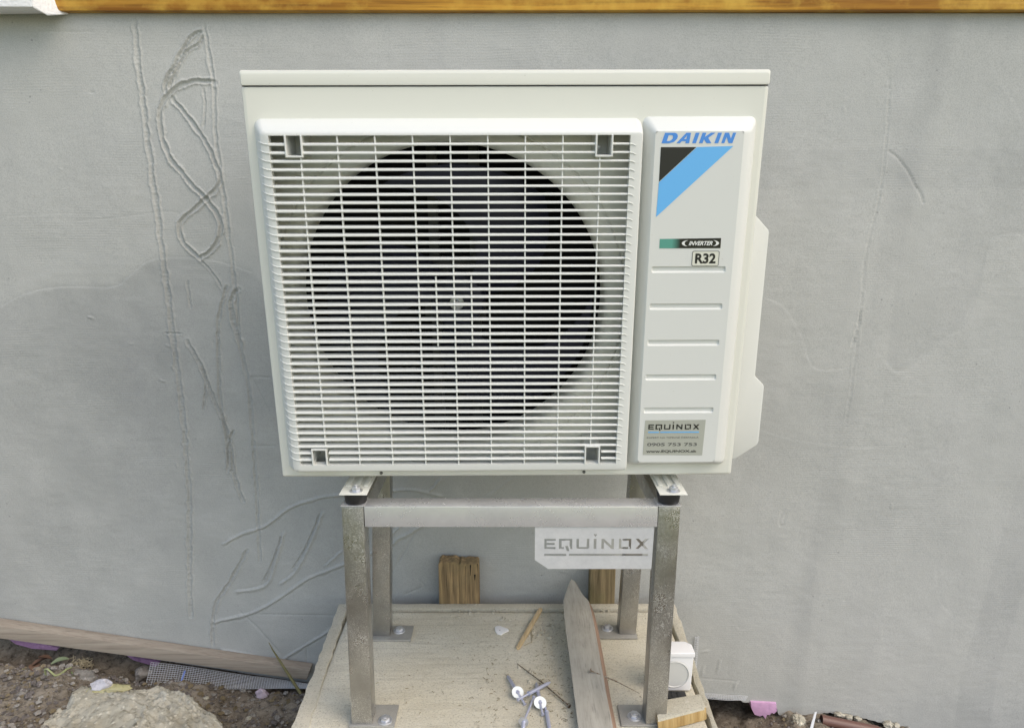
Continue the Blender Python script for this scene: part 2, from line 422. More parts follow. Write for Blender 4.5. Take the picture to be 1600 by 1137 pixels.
stroke([(318, 140), (321, 165), (319, 200)], .007, .0015)
stroke([(312, 404), (335, 430), (348, 452)], .006, .0016)
stroke([(293, 533), (316, 574), (333, 620), (351, 661), (360, 702), (368, 748), (380, 783)], .010, .0026)
stroke([(354, 448), (342, 504), (342, 574), (345, 632), (354, 679), (357, 737)], .009, .0022)
stroke([(372, 452), (362, 470), (366, 500), (376, 540)], .012, .0026)
stroke([(365, 673), (357, 702), (362, 740)], .008, .0026)
stroke([(316, 574), (322, 600), (318, 640)], .006, .0022)
stroke([(293, 440), (298, 480)], .008, .0014)
stroke([(258, 520), (285, 521)], .006, .0018)
stroke([(348, 850), (380, 833), (415, 821), (450, 795), (479, 783), (525, 773), (602, 767), (642, 765), (666, 769), (690, 775)], .0085, .0030, RG)
stroke([(386, 859), (362, 905), (336, 946), (332, 1007)], .010, .0022)
stroke([(444, 832), (432, 876), (415, 914), (368, 924)], .0095, .003, RG)
stroke([(440, 836), (427, 876), (411, 908)], .006, .002)
stroke([(505, 801), (484, 853), (461, 893), (438, 912)], .0095, .003, RG)
stroke([(500, 803), (479, 853), (456, 889)], .006, .0018)
stroke([(331, 972), (392, 957), (432, 937), (479, 905), (537, 881), (606, 853), (623, 841), (642, 832), (652, 825), (680, 812)], .0095, .0034, RG)
stroke([(534, 861), (508, 884)], .007, .0026, RG)
stroke([(606, 840), (628, 820)], .007, .0026, RG)
stroke([(374, 954), (403, 981), (438, 1021)], .006, .0018, 'crack')
stroke([(345, 1014), (390, 1022), (432, 1031)], .007, .0026, RG)
stroke([(426, 1039), (473, 1010), (513, 986), (545, 960)], .008, .0026, RG)
stroke([(690, 748), (671, 768)], .008, .0026, RG)
stroke([(800, 748), (760, 778)], .008, .0024, RG)
stroke([(403, 959), (525, 961)], .004, .0016, 'crack')
stroke([(391, 588), (422, 589)], .004, .0014, 'crack'); stroke([(391, 696), (430, 696)], .004, .0014, 'crack')
stroke([(395, 590), (422, 645)], .004, .0014, 'crack'); stroke([(479, 1010), (479, 1045)], .005, .0016, 'crack')
stroke([(648, 832), (611, 898)], .005, .0018, 'crack'); stroke([(652, 905), (662, 915), (640, 925), (632, 929)], .005, .0014, 'crack')
stroke([(1388, 235), (1403, 247), (1415, 262), (1424, 277), (1430, 290), (1437, 300), (1443, 318)], .0036, .0042, 'crack')
stroke([(1196, 465), (1225, 480), (1250, 520), (1268, 570), (1300, 578), (1330, 572)], .0065, .0020, 'step')
stroke([(1374, 551), (1401, 581), (1441, 563), (1473, 531), (1504, 511), (1528, 456), (1548, 377), (1599, 365)], .007, .0017, 'step')
stroke([(1450, 415), (1490, 398), (1530, 375)], .006, .0014, 'step')
stroke([(1389, 120), (1388, 180), (1375, 300), (1352, 400), (1345, 485), (1338, 540), (1330, 600), (1322, 660)], .006, .0011)
stroke([(1345, 484), (1340, 510), (1332, 540)], .008, .0018)
stroke([(1190, 672), (1260, 690), (1370, 697), (1378, 650), (1385, 590)], .006, .0013, 'step')
stroke([(1570, 135), (1590, 170), (1600, 200)], .006, .0014, 'step')
stroke([(1462, 890), (1470, 940), (1488, 965), (1486, 1000)], .006, .0016, 'step')
stroke([(1350, 948), (1375, 965), (1380, 1000)], .006, .0012, 'step')
stroke([(1150, 978), (1165, 983), (1185, 974)], .006, .0018, 'step')
stroke([(1225, 795), (1218, 815), (1222, 820), (1228, 800)], .006, .0018, 'crack')
stroke([(1126, 1029), (1120, 1050)], .007, .002, RG); stroke([(1098, 1059), (1150, 1063)], .004, .0014, 'crack')
stroke([(1152, 1065), (1146, 1076)], .008, .003, RG); stroke([(1100, 1040), (1096, 1056)], .007, .002, RG)
stroke([(0, 479), (44, 457), (101, 448), (176, 448), (202, 431), (229, 409), (264, 402), (334, 407), (395, 426)], .007, .0018, 'step', False)
stroke([(120, 345), (180, 340), (255, 331), (282, 334)], .004, .0006, 'crack')
stroke([(0, 340), (90, 335), (160, 338)], .005, .0007, 'step')
stroke([(60, 50), (150, 50)], .004, .0010, 'crack'); stroke([(70, 960), (64, 978)], .010, .003, RG); stroke([(80, 970), (60, 980)], .006, .003, 'crack')
stroke([(230, 918), (215, 925)], .006, .0025, 'crack'); stroke([(146, 984), (150, 988)], .007, .003, 'crack')
for k in range(46):      # odd nicks and crumbs all over
    x0 = random.uniform(20, 1590); y0 = random.uniform(40, 1060); a = random.uniform(0, 6.28); l = random.uniform(3, 12)
    stroke([(x0, y0), (x0 + l * math.cos(a), y0 + l * math.sin(a))], random.uniform(.003, .007), random.uniform(.0006, .002), random.choice(['crack', 'ridge']))
def zline(pts):
    P = [aty(a, b, YW) for a, b in pts]; return np.interp(X, [p.x for p in P], [p.z for p in P])
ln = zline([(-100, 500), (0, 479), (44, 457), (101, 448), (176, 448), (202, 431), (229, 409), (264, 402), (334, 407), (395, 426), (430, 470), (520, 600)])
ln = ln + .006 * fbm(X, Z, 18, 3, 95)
tone = .50 / (1 + np.exp((Z - ln) / .005)) * np.clip((.05 - X) / .35, 0, 1)  # darker render patch, kept deep downwards to also paint in lower-left shade
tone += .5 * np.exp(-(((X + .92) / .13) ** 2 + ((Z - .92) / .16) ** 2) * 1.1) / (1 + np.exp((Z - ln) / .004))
ln2 = zline([(1374, 551), (1401, 581), (1441, 563), (1473, 531), (1504, 511), (1528, 456), (1548, 377), (1599, 365), (1700, 360)])
tone += .30 / (1 + np.exp(-(Z - ln2) / .003)) * (X > .95) * np.clip(1 - (Z - ln2) / .45, 0, 1)
tone += .2 * (np.abs(X - np.interp(Z, [0, .9, 1.6], [1.30, 1.42, 1.62])) < .05)
tone += .24 * np.clip(1 - np.abs(X - np.interp(Z, [0, .9, 1.6], [.78, .88, .99])) / .035, 0, 1) ** .5
tone += .16 * ((Z < 1.42) & (Z > 1.33) & (X > .6)) + .12 * ((X > .6) & (X < .82) & (Z < .85))
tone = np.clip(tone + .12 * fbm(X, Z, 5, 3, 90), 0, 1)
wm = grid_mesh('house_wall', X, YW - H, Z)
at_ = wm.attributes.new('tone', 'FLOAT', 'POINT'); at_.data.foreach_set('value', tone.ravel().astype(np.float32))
# underside and back of the wall's lower edge
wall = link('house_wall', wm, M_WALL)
tag(wall, 'grey cement rendered house wall with trowel lines, grooves and ridges, behind the outdoor unit', 'wall')
mb = MB(); n_ = len(xs)
mb.add([(x, YW - h, z) for x, h, z in zip(xs, H[0], zb)] + [(x, YW + .012, z + .002) for x, z in zip(xs, zb)], [(i, i + 1, n_ + i + 1, n_ + i) for i in range(n_ - 1)])
mb.build('render_edge', M_WALL, wall)
mb = MB(); mb.box(-7, 7, YW + .012, YW + .16, .2, TOPZ + .0); mb.build('wall_core', M_COIL, wall)
mb = MB(); mb.box(-7, 7, YW + .11, YW + .45, -.9, TOPZ - .02); o = mb.build('foundation', M_DKB); o['kind'] = 'structure'
# upper storey face above the ledge beam (out of frame, keeps the sky off the wall top)
YB = 1.818
ZB = aty(800, 16.5, YB).z
mb = MB(); mb.box(-7, 7, YW + .0, YW + .45, ZB + .142, 3.2); o = mb.build('upper_wall', M_WALL); o['kind'] = 'structure'

# ---- ledge beam of stained timber
xb0 = aty(64, 17, YB).x
mb = MB()
prof = [(0, 0), (0, .115), (-.004, .12), (-.06, .12)]
x1 = 3.5
mb.add([(xb0 + .022, YB + .004, ZB), (x1, YB, ZB + .003), (x1, 1.96, ZB + .003), (xb0 + .022, 1.96, ZB),
        (xb0 - .012, YB + .004, ZB + .14), (x1, YB, ZB + .14), (x1, 1.96, ZB + .14), (xb0 - .012, 1.96, ZB + .14)],
       [(0, 1, 2, 3), (4, 7, 6, 5), (0, 4, 5, 1), (1, 5, 6, 2), (2, 6, 7, 3), (3, 7, 4, 0)])
o = mb.build('timber_beam', M_BEAM, bevel=.004)
tag(o, 'orange stained timber beam running along the top of the grey wall', 'beam')
# ---- white polystyrene end piece beside the beam
mb = MB()
yf = 1.765
a = aty(-200, 14, yf); b = aty(52, 15, yf); c = aty(70, 20, yf + .02)
zt = ZB + .14
zlow = aty(20, 26, YW - .004).z
mb.add([(a.x, yf, a.z + .004), (b.x, yf, a.z + .004), (c.x, yf + .03, a.z - .004), (a.x, YW - .002, zlow), (c.x - .004, YW - .002, zlow + .006), (c.x + .022, YW - .002, zlow + .004),
        (a.x, yf, zt), (b.x - .008, yf, zt), (c.x - .025, yf + .03, zt), (a.x, YW - .002, zt), (c.x - .02, YW - .002, zt)],
       [(0, 1, 2, 5, 4, 3), (0, 6, 7, 1), (1, 7, 8, 2), (2, 8, 10, 5), (3, 4, 5, 10, 9), (6, 9, 10, 8, 7), (0, 3, 9, 6)])
o = mb.build('polystyrene_board', M_FOAM, bevel=.003)
tag(o, 'white polystyrene insulation board end at the left of the timber beam', 'insulation board')

# ================================================================ plinth
ZS = .258
plinth = empty('concrete_plinth', (0, 1.5, 0), 'low concrete plinth with brushed top cast inside cement smeared form boards under the metal stand', 'plinth')
def pworld(o):  # parent keeping world coords when the parent only has a location
    o.matrix_parent_inverse = Matrix.Translation(-plinth.location)
NX, NY = 150, 130
sx = np.linspace(-.427, .402, NX); sy = np.linspace(1.06, 1.764, NY); SX, SY = np.meshgrid(sx, sy)
SX = SX + (SY - 1.4) * .0 
dm = np.minimum(np.minimum(SX + .427, .402 - SX), 1.764 - SY)
SZ = ZS + fbm(SX, SY, 7, 4, 120) * .0016 + vnoise(SX * .15, SY, 140, 131) * .0006 - .004 * np.exp(-dm / .004)
SZ[0, :] = -.05; SZ[:, 0] = -.05; SZ[:, -1] = -.05; SZ[-1, :] = -.05
o = link('slab', grid_mesh('slab', SX, SY, SZ), M_CEM, plinth); pworld(o)
def board(name, pts, z1, z0, mat_, jag=.0015, seed=0):
    """plank following a top outline of world xy points"""
    r = random.Random(seed); mb = MB(); P = []
    for (ax, ay), (bx, by) in zip(pts, pts[1:] + pts[:1]):
        L = math.hypot(bx - ax, by - ay); n = max(1, int(L / .02))
        for k in range(n): t = k / n; P.append((ax + (bx - ax) * t + r.uniform(-jag, jag), ay + (by - ay) * t + r.uniform(-jag, jag)))
    mb.prism([Vector((x, y, z1)) for x, y in P], (0, 0, z0 - z1))
    return mb
o = board('form_board', [(-.456, 1.792), (-.431, 1.768), (-.412, 1.30), (-.408, 1.05), (-.44, 1.05), (-.445, 1.30)], ZS + .003, -.04, M_FORM, .0022, 1).build('form_board', M_FORM, plinth, bevel=.002); pworld(o)
o = board('form_board', [(-.4305, 1.768), (-.456, 1.7925), (.43, 1.7925), (.41, 1.768)], ZS + .0035, -.04, M_FORM, .0010, 2).build('form_board', M_FORM, plinth, bevel=.002); pworld(o)
o = board('form_board', [(.4045, 1.764), (.430, 1.788), (.417, 1.42), (.413, 1.06), (.4045, 1.06)], ZS + .004, -.06, M_FORM, .0018, 3).build('form_board', M_FORM, plinth, bevel=.002); pworld(o)

# timber block at the right front corner
zk = ZS + .030
p1 = atz(1027, 1124, zk); p2 = atz(1104, 1104, zk); p3 = atz(1093, 1082, zk); p4 = atz(1050, 1094, zk)
mb = MB(); mb.prism([p1, p2, Vector((p2.x - .002, p3.y, p3.z)), Vector((p1.x + .006, p4.y, p4.z))], (.003, -.002, -.0295))
o = mb.build('timber_block', M_ORNG, bevel=.005)
o.data.materials.append(M_FORM)
for p_ in o.data.polygons:
    if p_.normal.z > .35: p_.material_index = 1
tag(o, 'raw orange timber block at the front right corner of the concrete plinth', 'timber block')

# crumbs of concrete and sawdust lying on the plinth
mb = MB()
def crumb(mb, p, r, rr):
    n = 6; pts = []
    for k in range(n): a = 6.283 * k / n; pts.append(p + Vector((math.cos(a) * r * rr.uniform(.6, 1.2), math.sin(a) * r * rr.uniform(.6, 1.2), -.001)))
    top = p + Vector((rr.uniform(-.3, .3) * r, rr.uniform(-.3, .3) * r, r * rr.uniform(.3, .65)))
    mb.add(pts + [top], [(k, (k + 1) % n, n) for k in range(n)])
rr = random.Random(5)
for cx_, cy_, s, n in ((725, 947, 10, 70), (945, 949, 12, 70), (728, 949, 24, 60), (722, 966, 7, 16), (795, 962, 14, 16), (840, 985, 22, 60), (768, 975, 8, 10), (700, 978, 9, 10), (850, 1040, 45, 70), (870, 960, 20, 30), (950, 1040, 30, 20), (760, 1020, 120, 80), (1000, 960, 20, 25)):
    for k in range(n):
        px = rr.gauss(cx_, s); py = min(1132, max(946, rr.gauss(cy_, s * .35)))
        q = atz(px, py, ZS + .0005)
        if -.42 < q.x < .40: crumb(mb, q, rr.choice([.0012, .0015, .002, .003]) * (rr.uniform(1.3, 3.2) if n in (60, 70, 16) and rr.random() < .4 else 1), rr)
o = mb.build('concrete_crumbs', M_FORM, None); o['kind'] = 'stuff'
mb = MB()
for k in range(260):
    px = rr.gauss(*rr.choice([(860, 25), (845, 12), (700, 90), (950, 30), (800, 60), (770, 12), (880, 10)])); py = rr.uniform(950, 1130)
    q = atz(px, py, ZS + .001); 
    if -.42 < q.x < .40:
        a = rr.uniform(0, 3.14); l = rr.uniform(.001, .0045); d = Vector((math.cos(a), math.sin(a), 0))
        mb.tube([q - d * l, q + Vector((rr.uniform(-.001, .001), rr.uniform(-.001, .001), .001)), q + d * l], .0005, 4)
o = mb.build('wood_dust', M_STAKE2, None); o['kind'] = 'stuff'

# ================================================================ metal stand
stand = empty('metal_stand', (0, 1.48, ZS), 'stainless steel four legged stand carrying the outdoor unit on the concrete plinth', 'stand')
def sp(o): o.matrix_parent_inverse = Matrix.Translation(-stand.location); return o
LW = .0425; YF = 1.323; ZT = .7355; ZP = ZS + .006
def leg(xt0, xb0_, yt, yb):
    mb = MB()
    c = [(0, 0), (LW, 0), (LW, LW), (0, LW)]
    vs = [(xb0_ + a, yb + b, ZP) for a, b in c] + [(xt0 + a, yt + b, ZT - .0005) for a, b in c]
    mb.add(vs, [(3, 2, 1, 0), (4, 5, 6, 7), (0, 1, 5, 4), (1, 2, 6, 5), (2, 3, 7, 6), (3, 0, 4, 7)])
    return sp(mb.build('leg', M_STEEL, stand, bevel=.0035))
YR = 1.637
leg(-.3235, -.326, YF, YF); leg(.2775, .2705, YF, YF)
leg(-.3235, -.3405, YR, YR); leg(.2775, .262, YR, YR + .008)
def bar(name, x0, x1, y0, y1, z0, z1, m, bev=.003):
    mb = MB(); mb.box(x0, x1, y0, y1, z0, z1); return sp(mb.build(name, m, stand, bevel=bev))
bar('cross_bar', -.2805, .277, YF + .0005, YF + LW, ZT - .042, ZT, M_STEELB, .0015)
bar('cross_bar', -.2805, .277, YR, YR + LW, ZT - .042, ZT, M_STEEL)
bar('side_rail', -.323, -.281, YF + LW + .0005, YR - .0005, ZT - .042, ZT - .0003, M_STEEL)
bar('side_rail', .278, .3195, YF + LW + .0005, YR - .0005, ZT - .042, ZT - .0003, M_STEEL)
bar('end_cap', -.3245, -.2795, YF - .001, YF + LW, ZT, ZT + .0016, M_STEELB, .0006)
bar('end_cap', .276, .321, YF - .001, YF + LW, ZT, ZT + .0016, M_STEELB, .0006)
def plate(x0, x1, y0, y1, bx, by):
    p = bar('base_plate', x0, x1, y0, y1, ZS + .0012, ZP, M_PLATE, .0012)
    mb = MB(); mb.cyl((bx, by, ZP), (bx, by, ZP + .0022), .0150, .0145, 24)
    w_ = mb.build('washer', M_ZINC, p, bevel=.0004)
    mb = MB(); mb.cyl((bx, by, ZP + .0024), (bx, by, ZP + .0085), .0102, .0092, 6); mb.cyl((bx, by, ZP + .0085), (bx, by, ZP + .0095), .0055, .0035, 12)
    b_ = mb.build('bolt', M_ZINC, p, bevel=.0006)
def P2(px, py): q = atz(px, py, ZP); return q.x, q.y
plate(-.342, -.245, 1.622, 1.685, *P2(623.7, 985)); plate(.213, .306, 1.632, 1.688, *P2(949, 981.5))
plate(-.330, -.238, 1.318, 1.385, *P2(602, 1125)); plate(.222, .318, 1.322, 1.385, *P2(991, 1119))
# rubber pads on top of the two front corners
for x in (-.299, .3):
    mb = MB(); mb.cyl((x, YF + .0205, ZT + .0018), (x, YF + .0205, ZT + .0248), .0200, .0235, 28)
    sp(mb.build('rubber_pad', M_RUB, stand, bevel=.002))

# ---- letter outlines (unit cell: width 1, height 1), single polygons so they can be cut through steel
def letter(ch, t=.2):
    if ch == 'E': return [[(0, 0), (1, 0), (1, t), (t, t), (t, .5 - t / 2), (.92, .5 - t / 2), (.92, .5 + t / 2), (t, .5 + t / 2), (t, 1 - t), (1, 1 - t), (1, 1), (0, 1)]]
    if ch == 'U': return [[(0, .08), (.08, 0), (.92, 0), (1, .08), (1, 1), (1 - t, 1), (1 - t, t), (t, t), (t, 1), (0, 1)]]
    if ch == 'I': return [[(0, 0), (1, 0), (1, 1), (0, 1)]]
    if ch == 'N': return [[(0, 0), (t, 0), (t, .68), (1 - t, 0), (1, 0), (1, 1), (1 - t, 1), (1 - t, .34), (t, 1), (0, 1)]]
    if ch == 'X': return [[(0, 0), (.26, 0), (.5, .32), (.74, 0), (1, 0), (.64, .5), (1, 1), (.74, 1), (.5, .68), (.26, 1), (0, 1), (.36, .5)]]
    if ch == 'O': return [[(0, 0), (.78, 0), (.78, t), (t, t), (t, 1 - t), (.14, 1), (0, 1)], [(1, 0), (1, 1), (.24, 1), (.30, 1 - t), (1 - t, 1 - t), (1 - t, t), (.88, t), (.88, 0)]]
    if ch == 'Q': return [[(0, 0), (.38, 0), (.38, t), (t, t), (t, 1 - t), (1 - t, 1 - t), (1 - t, t), (.84, t), (.84, 0), (1, 0), (1, 1), (0, 1)], [(.46, .30), (.68, .30), (.80, -.22), (.60, -.22)]]
def word_polys(x0, x1, z0, z1, solid=False):
    """EQUINOX between x0..x1, letters of height z0..z1; returns polygons in (x,z)"""
    spans = [('E', 0, .108), ('Q', .14, .268), ('U', .308, .432), ('I', .474, .500), ('N', .548, .668), ('O', .716, .834), ('X', .874, 1.0)]
    out = []
    for ch, a, b in spans:
        ps = letter(ch)
        if solid and ch == 'O': ps = [[(0, 0), (1, 0), (1, 1), (0, 1), (0, .0001), (.2, .2), (.2, .8), (.8, .8), (.8, .2), (.2, .2)]]
        for p in ps: out.append([(x0 + (x1 - x0) * (a + (b - a) * u), z0 + (z1 - z0) * v) for u, v in p])
    h = z1 - z0; W = x1 - x0
    out.append([(x0 + W * .472, z0 + h * 1.36), (x0 + W * .487, z0 + h * 1.20), (x0 + W * .503, z0 + h * 1.36), (x0 + W * .497, z0 + h * 1.5), (x0 + W * .487, z0 + h * 1.42), (x0 + W * .477, z0 + h * 1.5)])
    out.append([(x0, z0 - h * .68), (x0 + W * .212, z0 - h * .68), (x0 + W * .212, z0 - h * .46), (x0, z0 - h * .46)])
    out.append([(x0 + W * .238, z0 - h * .68), (x0 + W, z0 - h * .68), (x0 + W, z0 - h * .46), (x0 + W * .238, z0 - h * .46)])
    return out
def flat_curve(name, polys, extr=0.0):
    cu = bpy.data.curves.new(name, 'CURVE'); cu.dimensions = '2D'; cu.fill_mode = 'BOTH'; cu.extrude = extr
    for p in polys:
        s = cu.splines.new('POLY'); s.points.add(len(p) - 1); s.use_cyclic_u = True
        for q, (a, b) in zip(s.points, p): q.co = (a, b, 0, 1)
    ob = bpy.data.objects.new('tmp', cu); COL.objects.link(ob)
    dg = bpy.context.evaluated_depsgraph_get(); dg.update()
    me = bpy.data.meshes.new_from_object(ob.evaluated_get(dg)); bpy.data.objects.remove(ob); bpy.data.curves.remove(cu)
    me.name = name; me.materials.clear(); return me
YS = YF + .004
c0 = aty(850.5, 857, YS); c1 = aty(1013.4, 841, YS)
L0 = aty(836, 817, YS); L1 = aty(835, 874, YS); L2 = aty(856, 888, YS); L3 = aty(1023.5, 888, YS); zt = ZT - .0425
outline = [(L0.x, zt), (L0.x, L1.z), (L0.x + .026, L2.z), (.2695, L2.z), (.272, zt)]
me = flat_curve('sign_plate', [outline] + word_polys(c0.x, c1.x, c0.z, c1.z), .0008)
sgn = sp(link('sign_plate', me, m_steel('stainless_sign_plate', (.74, .75, .77), .0, .45, .45), stand, (0, YS, 0), (R(90), 0, 0)))
sgn['label'] = 'steel name plate with EQUINOX cut through it'

# ================================================================ outdoor unit
UP = Vector((-.00902, 1.36443, .77944)); UR = Euler((.09999, -.00284, .00827), 'XYZ')
unit = empty('outdoor_unit', UP, 'cream white heat pump outdoor unit with slatted fan grille on the steel stand', 'heat pump', rot=UR)
# local frame: x right, z up, -y towards the camera (n = -y)
D_ = .32
def rrect(l, r, b, t, rad, n=5):
    P = []
    for cx_, cz_, a0 in ((r - rad, t - rad, 0), (l + rad, t - rad, 90), (l + rad, b + rad, 180), (r - rad, b + rad, 270)):
        for k in range(n + 1):
            a = R(a0 + 90 * k / n); P.append((cx_ + rad * math.cos(a), cz_ + rad * math.sin(a)))
    return P
def loft(loops, cap=False):
    mb = MB(); n = len(loops[0][0]); vs = []; fs = []
    for P, nn in loops: vs += [(x, -nn, z) for x, z in P]
    for i in range(len(loops) - 1):
        for k in range(n): fs.append((i * n + k, i * n + (k + 1) % n, (i + 1) * n + (k + 1) % n, (i + 1) * n + k))
    if cap: fs.append(tuple(range((len(loops) - 1) * n, len(loops) * n)))
    return mb.add(vs, fs)
def shaded(o, ang=35):
    o.data.polygons.foreach_set('use_smooth', [True] * len(o.data.polygons)); o.data.set_sharp_from_angle(angle=R(ang)); return o
# casing: front frame with a big hole behind the grille, sides, back, bottom
HW = .4349
ring = [rrect(-HW, HW, 0, .7082, .012)]
mb = MB()
front_o = rrect(-HW + .007, HW - .007, .006, .7070, .004, 5)
hole = rrect(-.405, .215, .03, .645, .004, 5)
m1 = loft([(rrect(-HW, HW, 0, .7082, .0045), -D_), (rrect(-HW, HW, 0, .7082, .0045), -.010), (rrect(-HW + .0006, HW - .0006, .001, .7081, .0045), -.0045), (rrect(-HW + .0022, HW - .0022, .003, .7078, .004), -.0015), (front_o, 0), ([(x * .9975, z * .996 + .0014) for x, z in front_o], 0), (hole, 0), (hole, -.012)])
m1.add([(x, D_, z) for x, z in rrect(-HW, HW, 0, .7082, .010)], [tuple(range(24))])
o = shaded(m1.build('casing', M_CASE, unit), 30)
# lid
lw = .4353
m2 = loft([(rrect(-lw, lw, .7098, .7335, .004), -D_ - .003), (rrect(-lw, lw, .7098, .7335, .004), -.010), (rrect(-lw + .001, lw - .001, .7098, .7335, .004), -.003), (rrect(-lw + .002, lw - .002, .7098, .7322, .003), .001), (rrect(-lw + .0035, lw - .0035, .7102, .7285, .003), .0025), (rrect(-lw + .0045, lw - .0045, .7108, .7275, .003), .0027)], True)
shaded(m2.build('lid', M_CASE, unit), 30)
mb = MB(); mb.box(-.4325, .4325, .0012, D_ - .003, .7083, .7097); mb.build('lid_gap', M_DARK, unit)
# grille frame bulge
loops = [(rrect(-.4185, .2265, .017, .6585, .013), -.001), (rrect(-.4150, .2262, .021, .6560, .012), .007), (rrect(-.4085, .2255, .0255, .6480, .010), .021), (rrect(-.4010, .2245, .0285, .6400, .008), .0315),
         (rrect(-.3945, .2225, .0315, .6365, .006), .0348), (rrect(-.3865, .2195, .0345, .6345, .005), .0355), (rrect(-.3865, .2035, .0440, .6320, .0012), .0355), (rrect(-.3868, .2038, .0438, .6322, .0012), .020)]
gr = shaded(loft(loops).build('grille_frame', M_PLAS, unit), 25)
# slats
def slat_mesh(name, segs, wings=True):
    mb = MB()
    for a, b in segs:
        pts = [a + (b - a) * k / 8 for k in range(9)]
        prev = None
        vs = []
        for u in pts:
            t = (u + .3865) / .59; h = .0050 + (.0034 - .0050) * t; d = .0150 + (.0048 - .0150) * t; nf = .0350
            vs += [(u, -nf, -h * .42), (u, -nf - .0004, 0), (u, -nf + .0009, h * .42), (u, -nf + d * .5, h * .62), (u, -nf + d, h * .55), (u, -nf + d, -h * .12)]
        m = 6
        fs = [(i * m + k, i * m + (k + 1) % m, (i + 1) * m + (k + 1) % m, (i + 1) * m + k) for i in range(8) for k in range(m)]
        fs += [tuple(range(m)), tuple(range(8 * m, 9 * m))]
        mb.add(vs, fs)
    if wings:
        L = [(-.386, .0358, -.0002), (-.3925, .0358, .0005), (-.399, .0334, .0022), (-.404, .0292, .0042), (-.4075, .0238, .0058)]
        Rr = [(.2030, .0358, -.0002), (.2065, .0359, -.0004), (.2100, .0359, -.0016), (.2130, .0358, -.0032)]
        for W in (L, Rr): mb.tube([(x, -n_, z) for x, n_, z in W], [.0013, .0011, .0009, .0007, .0005][:len(W)], 6)
    o = mb.build(name, M_PLAS, unit, smooth=True); o.data.set_sharp_from_angle(angle=R(40)); return o
SOC = [(-.3610, -.3320), (.1465, .1755)]
gaps = [(-.3866, -.3610), (-.3320, .1465), (.1755, .2036)]
base = slat_mesh('slat', [(-.3866, .2036)]); cut = slat_mesh('slat', gaps)
for i in range(43):
    v = .618 - .01343 * i
    src = cut if (i < 2 or v < .078) else base
    first = i == 0 or i == 2
    o = src if first else src.copy()
    if not first: COL.objects.link(o)
    o.location = (0, 0, v)
# upright wires behind the slats
def wire(u, v0, v1):
    mb = MB(); mb.box(u - .0012, u + .0012, -.0335, -.0255, v0, v1)
    return mb.build('grille_wire', M_PLAS, unit, bevel=.0005, segs=1)
for i in range(9):
    u = -.3372 + .0615 * i
    if i in (0, 8): wire(u, .078, .600)
    else: wire(u, .0438, .6322)
wire(-.1222, .2735, .3990); wire(-.0610, .2735, .3990)
# square sockets at the grille corners
def socket(u0, u1, v0, v1, closed):
    mb = MB(); t = .003; n0, n1 = -.022, .0366
    mb.box(u0, u0 + t, -n1, -n0, v0, v1); mb.box(u1 - t, u1, -n1, -n0, v0, v1)
    if closed == 'b': mb.box(u0 + t, u1 - t, -n1, -n0, v0, v0 + t)
    else: mb.box(u0 + t, u1 - t, -n1, -n0, v1 - t, v1)
    mb.box(u0 + t, u1 - t, -n0 - .002, -n0, v0, v1)
    o = mb.build('screw_socket', M_PLAS, unit, bevel=.0005, segs=1)
    s = MB(); s.cyl((u0 + .012, -n0 - .002, (v0 + v1) / 2 - .004), (u0 + .012, -n0 - .005, (v0 + v1) / 2 - .004), .0038, .003, 12)
    s.build('screw', M_ZINC, o, bevel=.0005)
for a, b in SOC: socket(a, b, .5975, .6325, 'b')
socket(-.3640, -.3350, .0436, .0765, 't'); socket(.1440, .1730, .0436, .0800, 't')
# shroud sheet with bell mouth
FC = (-.1015, .3375); FR = .268
def circ(r, n=96): return [(FC[0] + r * math.cos(R(45) + 2 * math.pi * k / n), FC[1] + r * math.sin(R(45) + 2 * math.pi * k / n)) for k in range(n)]
def sq(l, r, b, t, n=96):
    P = []
    for k in range(n):
        a = R(45) + 2 * math.pi * k / n; c, s = math.cos(a), math.sin(a)
        tx = ((r if c > 0 else l) - FC[0]) / c if abs(c) > 1e-6 else 9; tz = ((t if s > 0 else b) - FC[1]) / s if abs(s) > 1e-6 else 9
        q = min(tx, tz); P.append((FC[0] + q * c, FC[1] + q * s))
    return P
lp = [(sq(-.41, .22, .0, .665), -.024), (sq(-.40, .21, .012, .655), -.024), (circ(.3225), -.0245), (circ(.3200), -.0275), (circ(.3165), -.0245), (circ(.300), -.025), (circ(.290), -.028), (circ(.283), -.036), (circ(.281), -.050), (circ(.281), -.095)]
lp = [([(min(max(x, -.409), .219), min(max(z, .001), .664)) for x, z in P], n_) for P, n_ in lp]
shaded(loft(lp).build('bell_mouth', M_CASE, unit), 40)
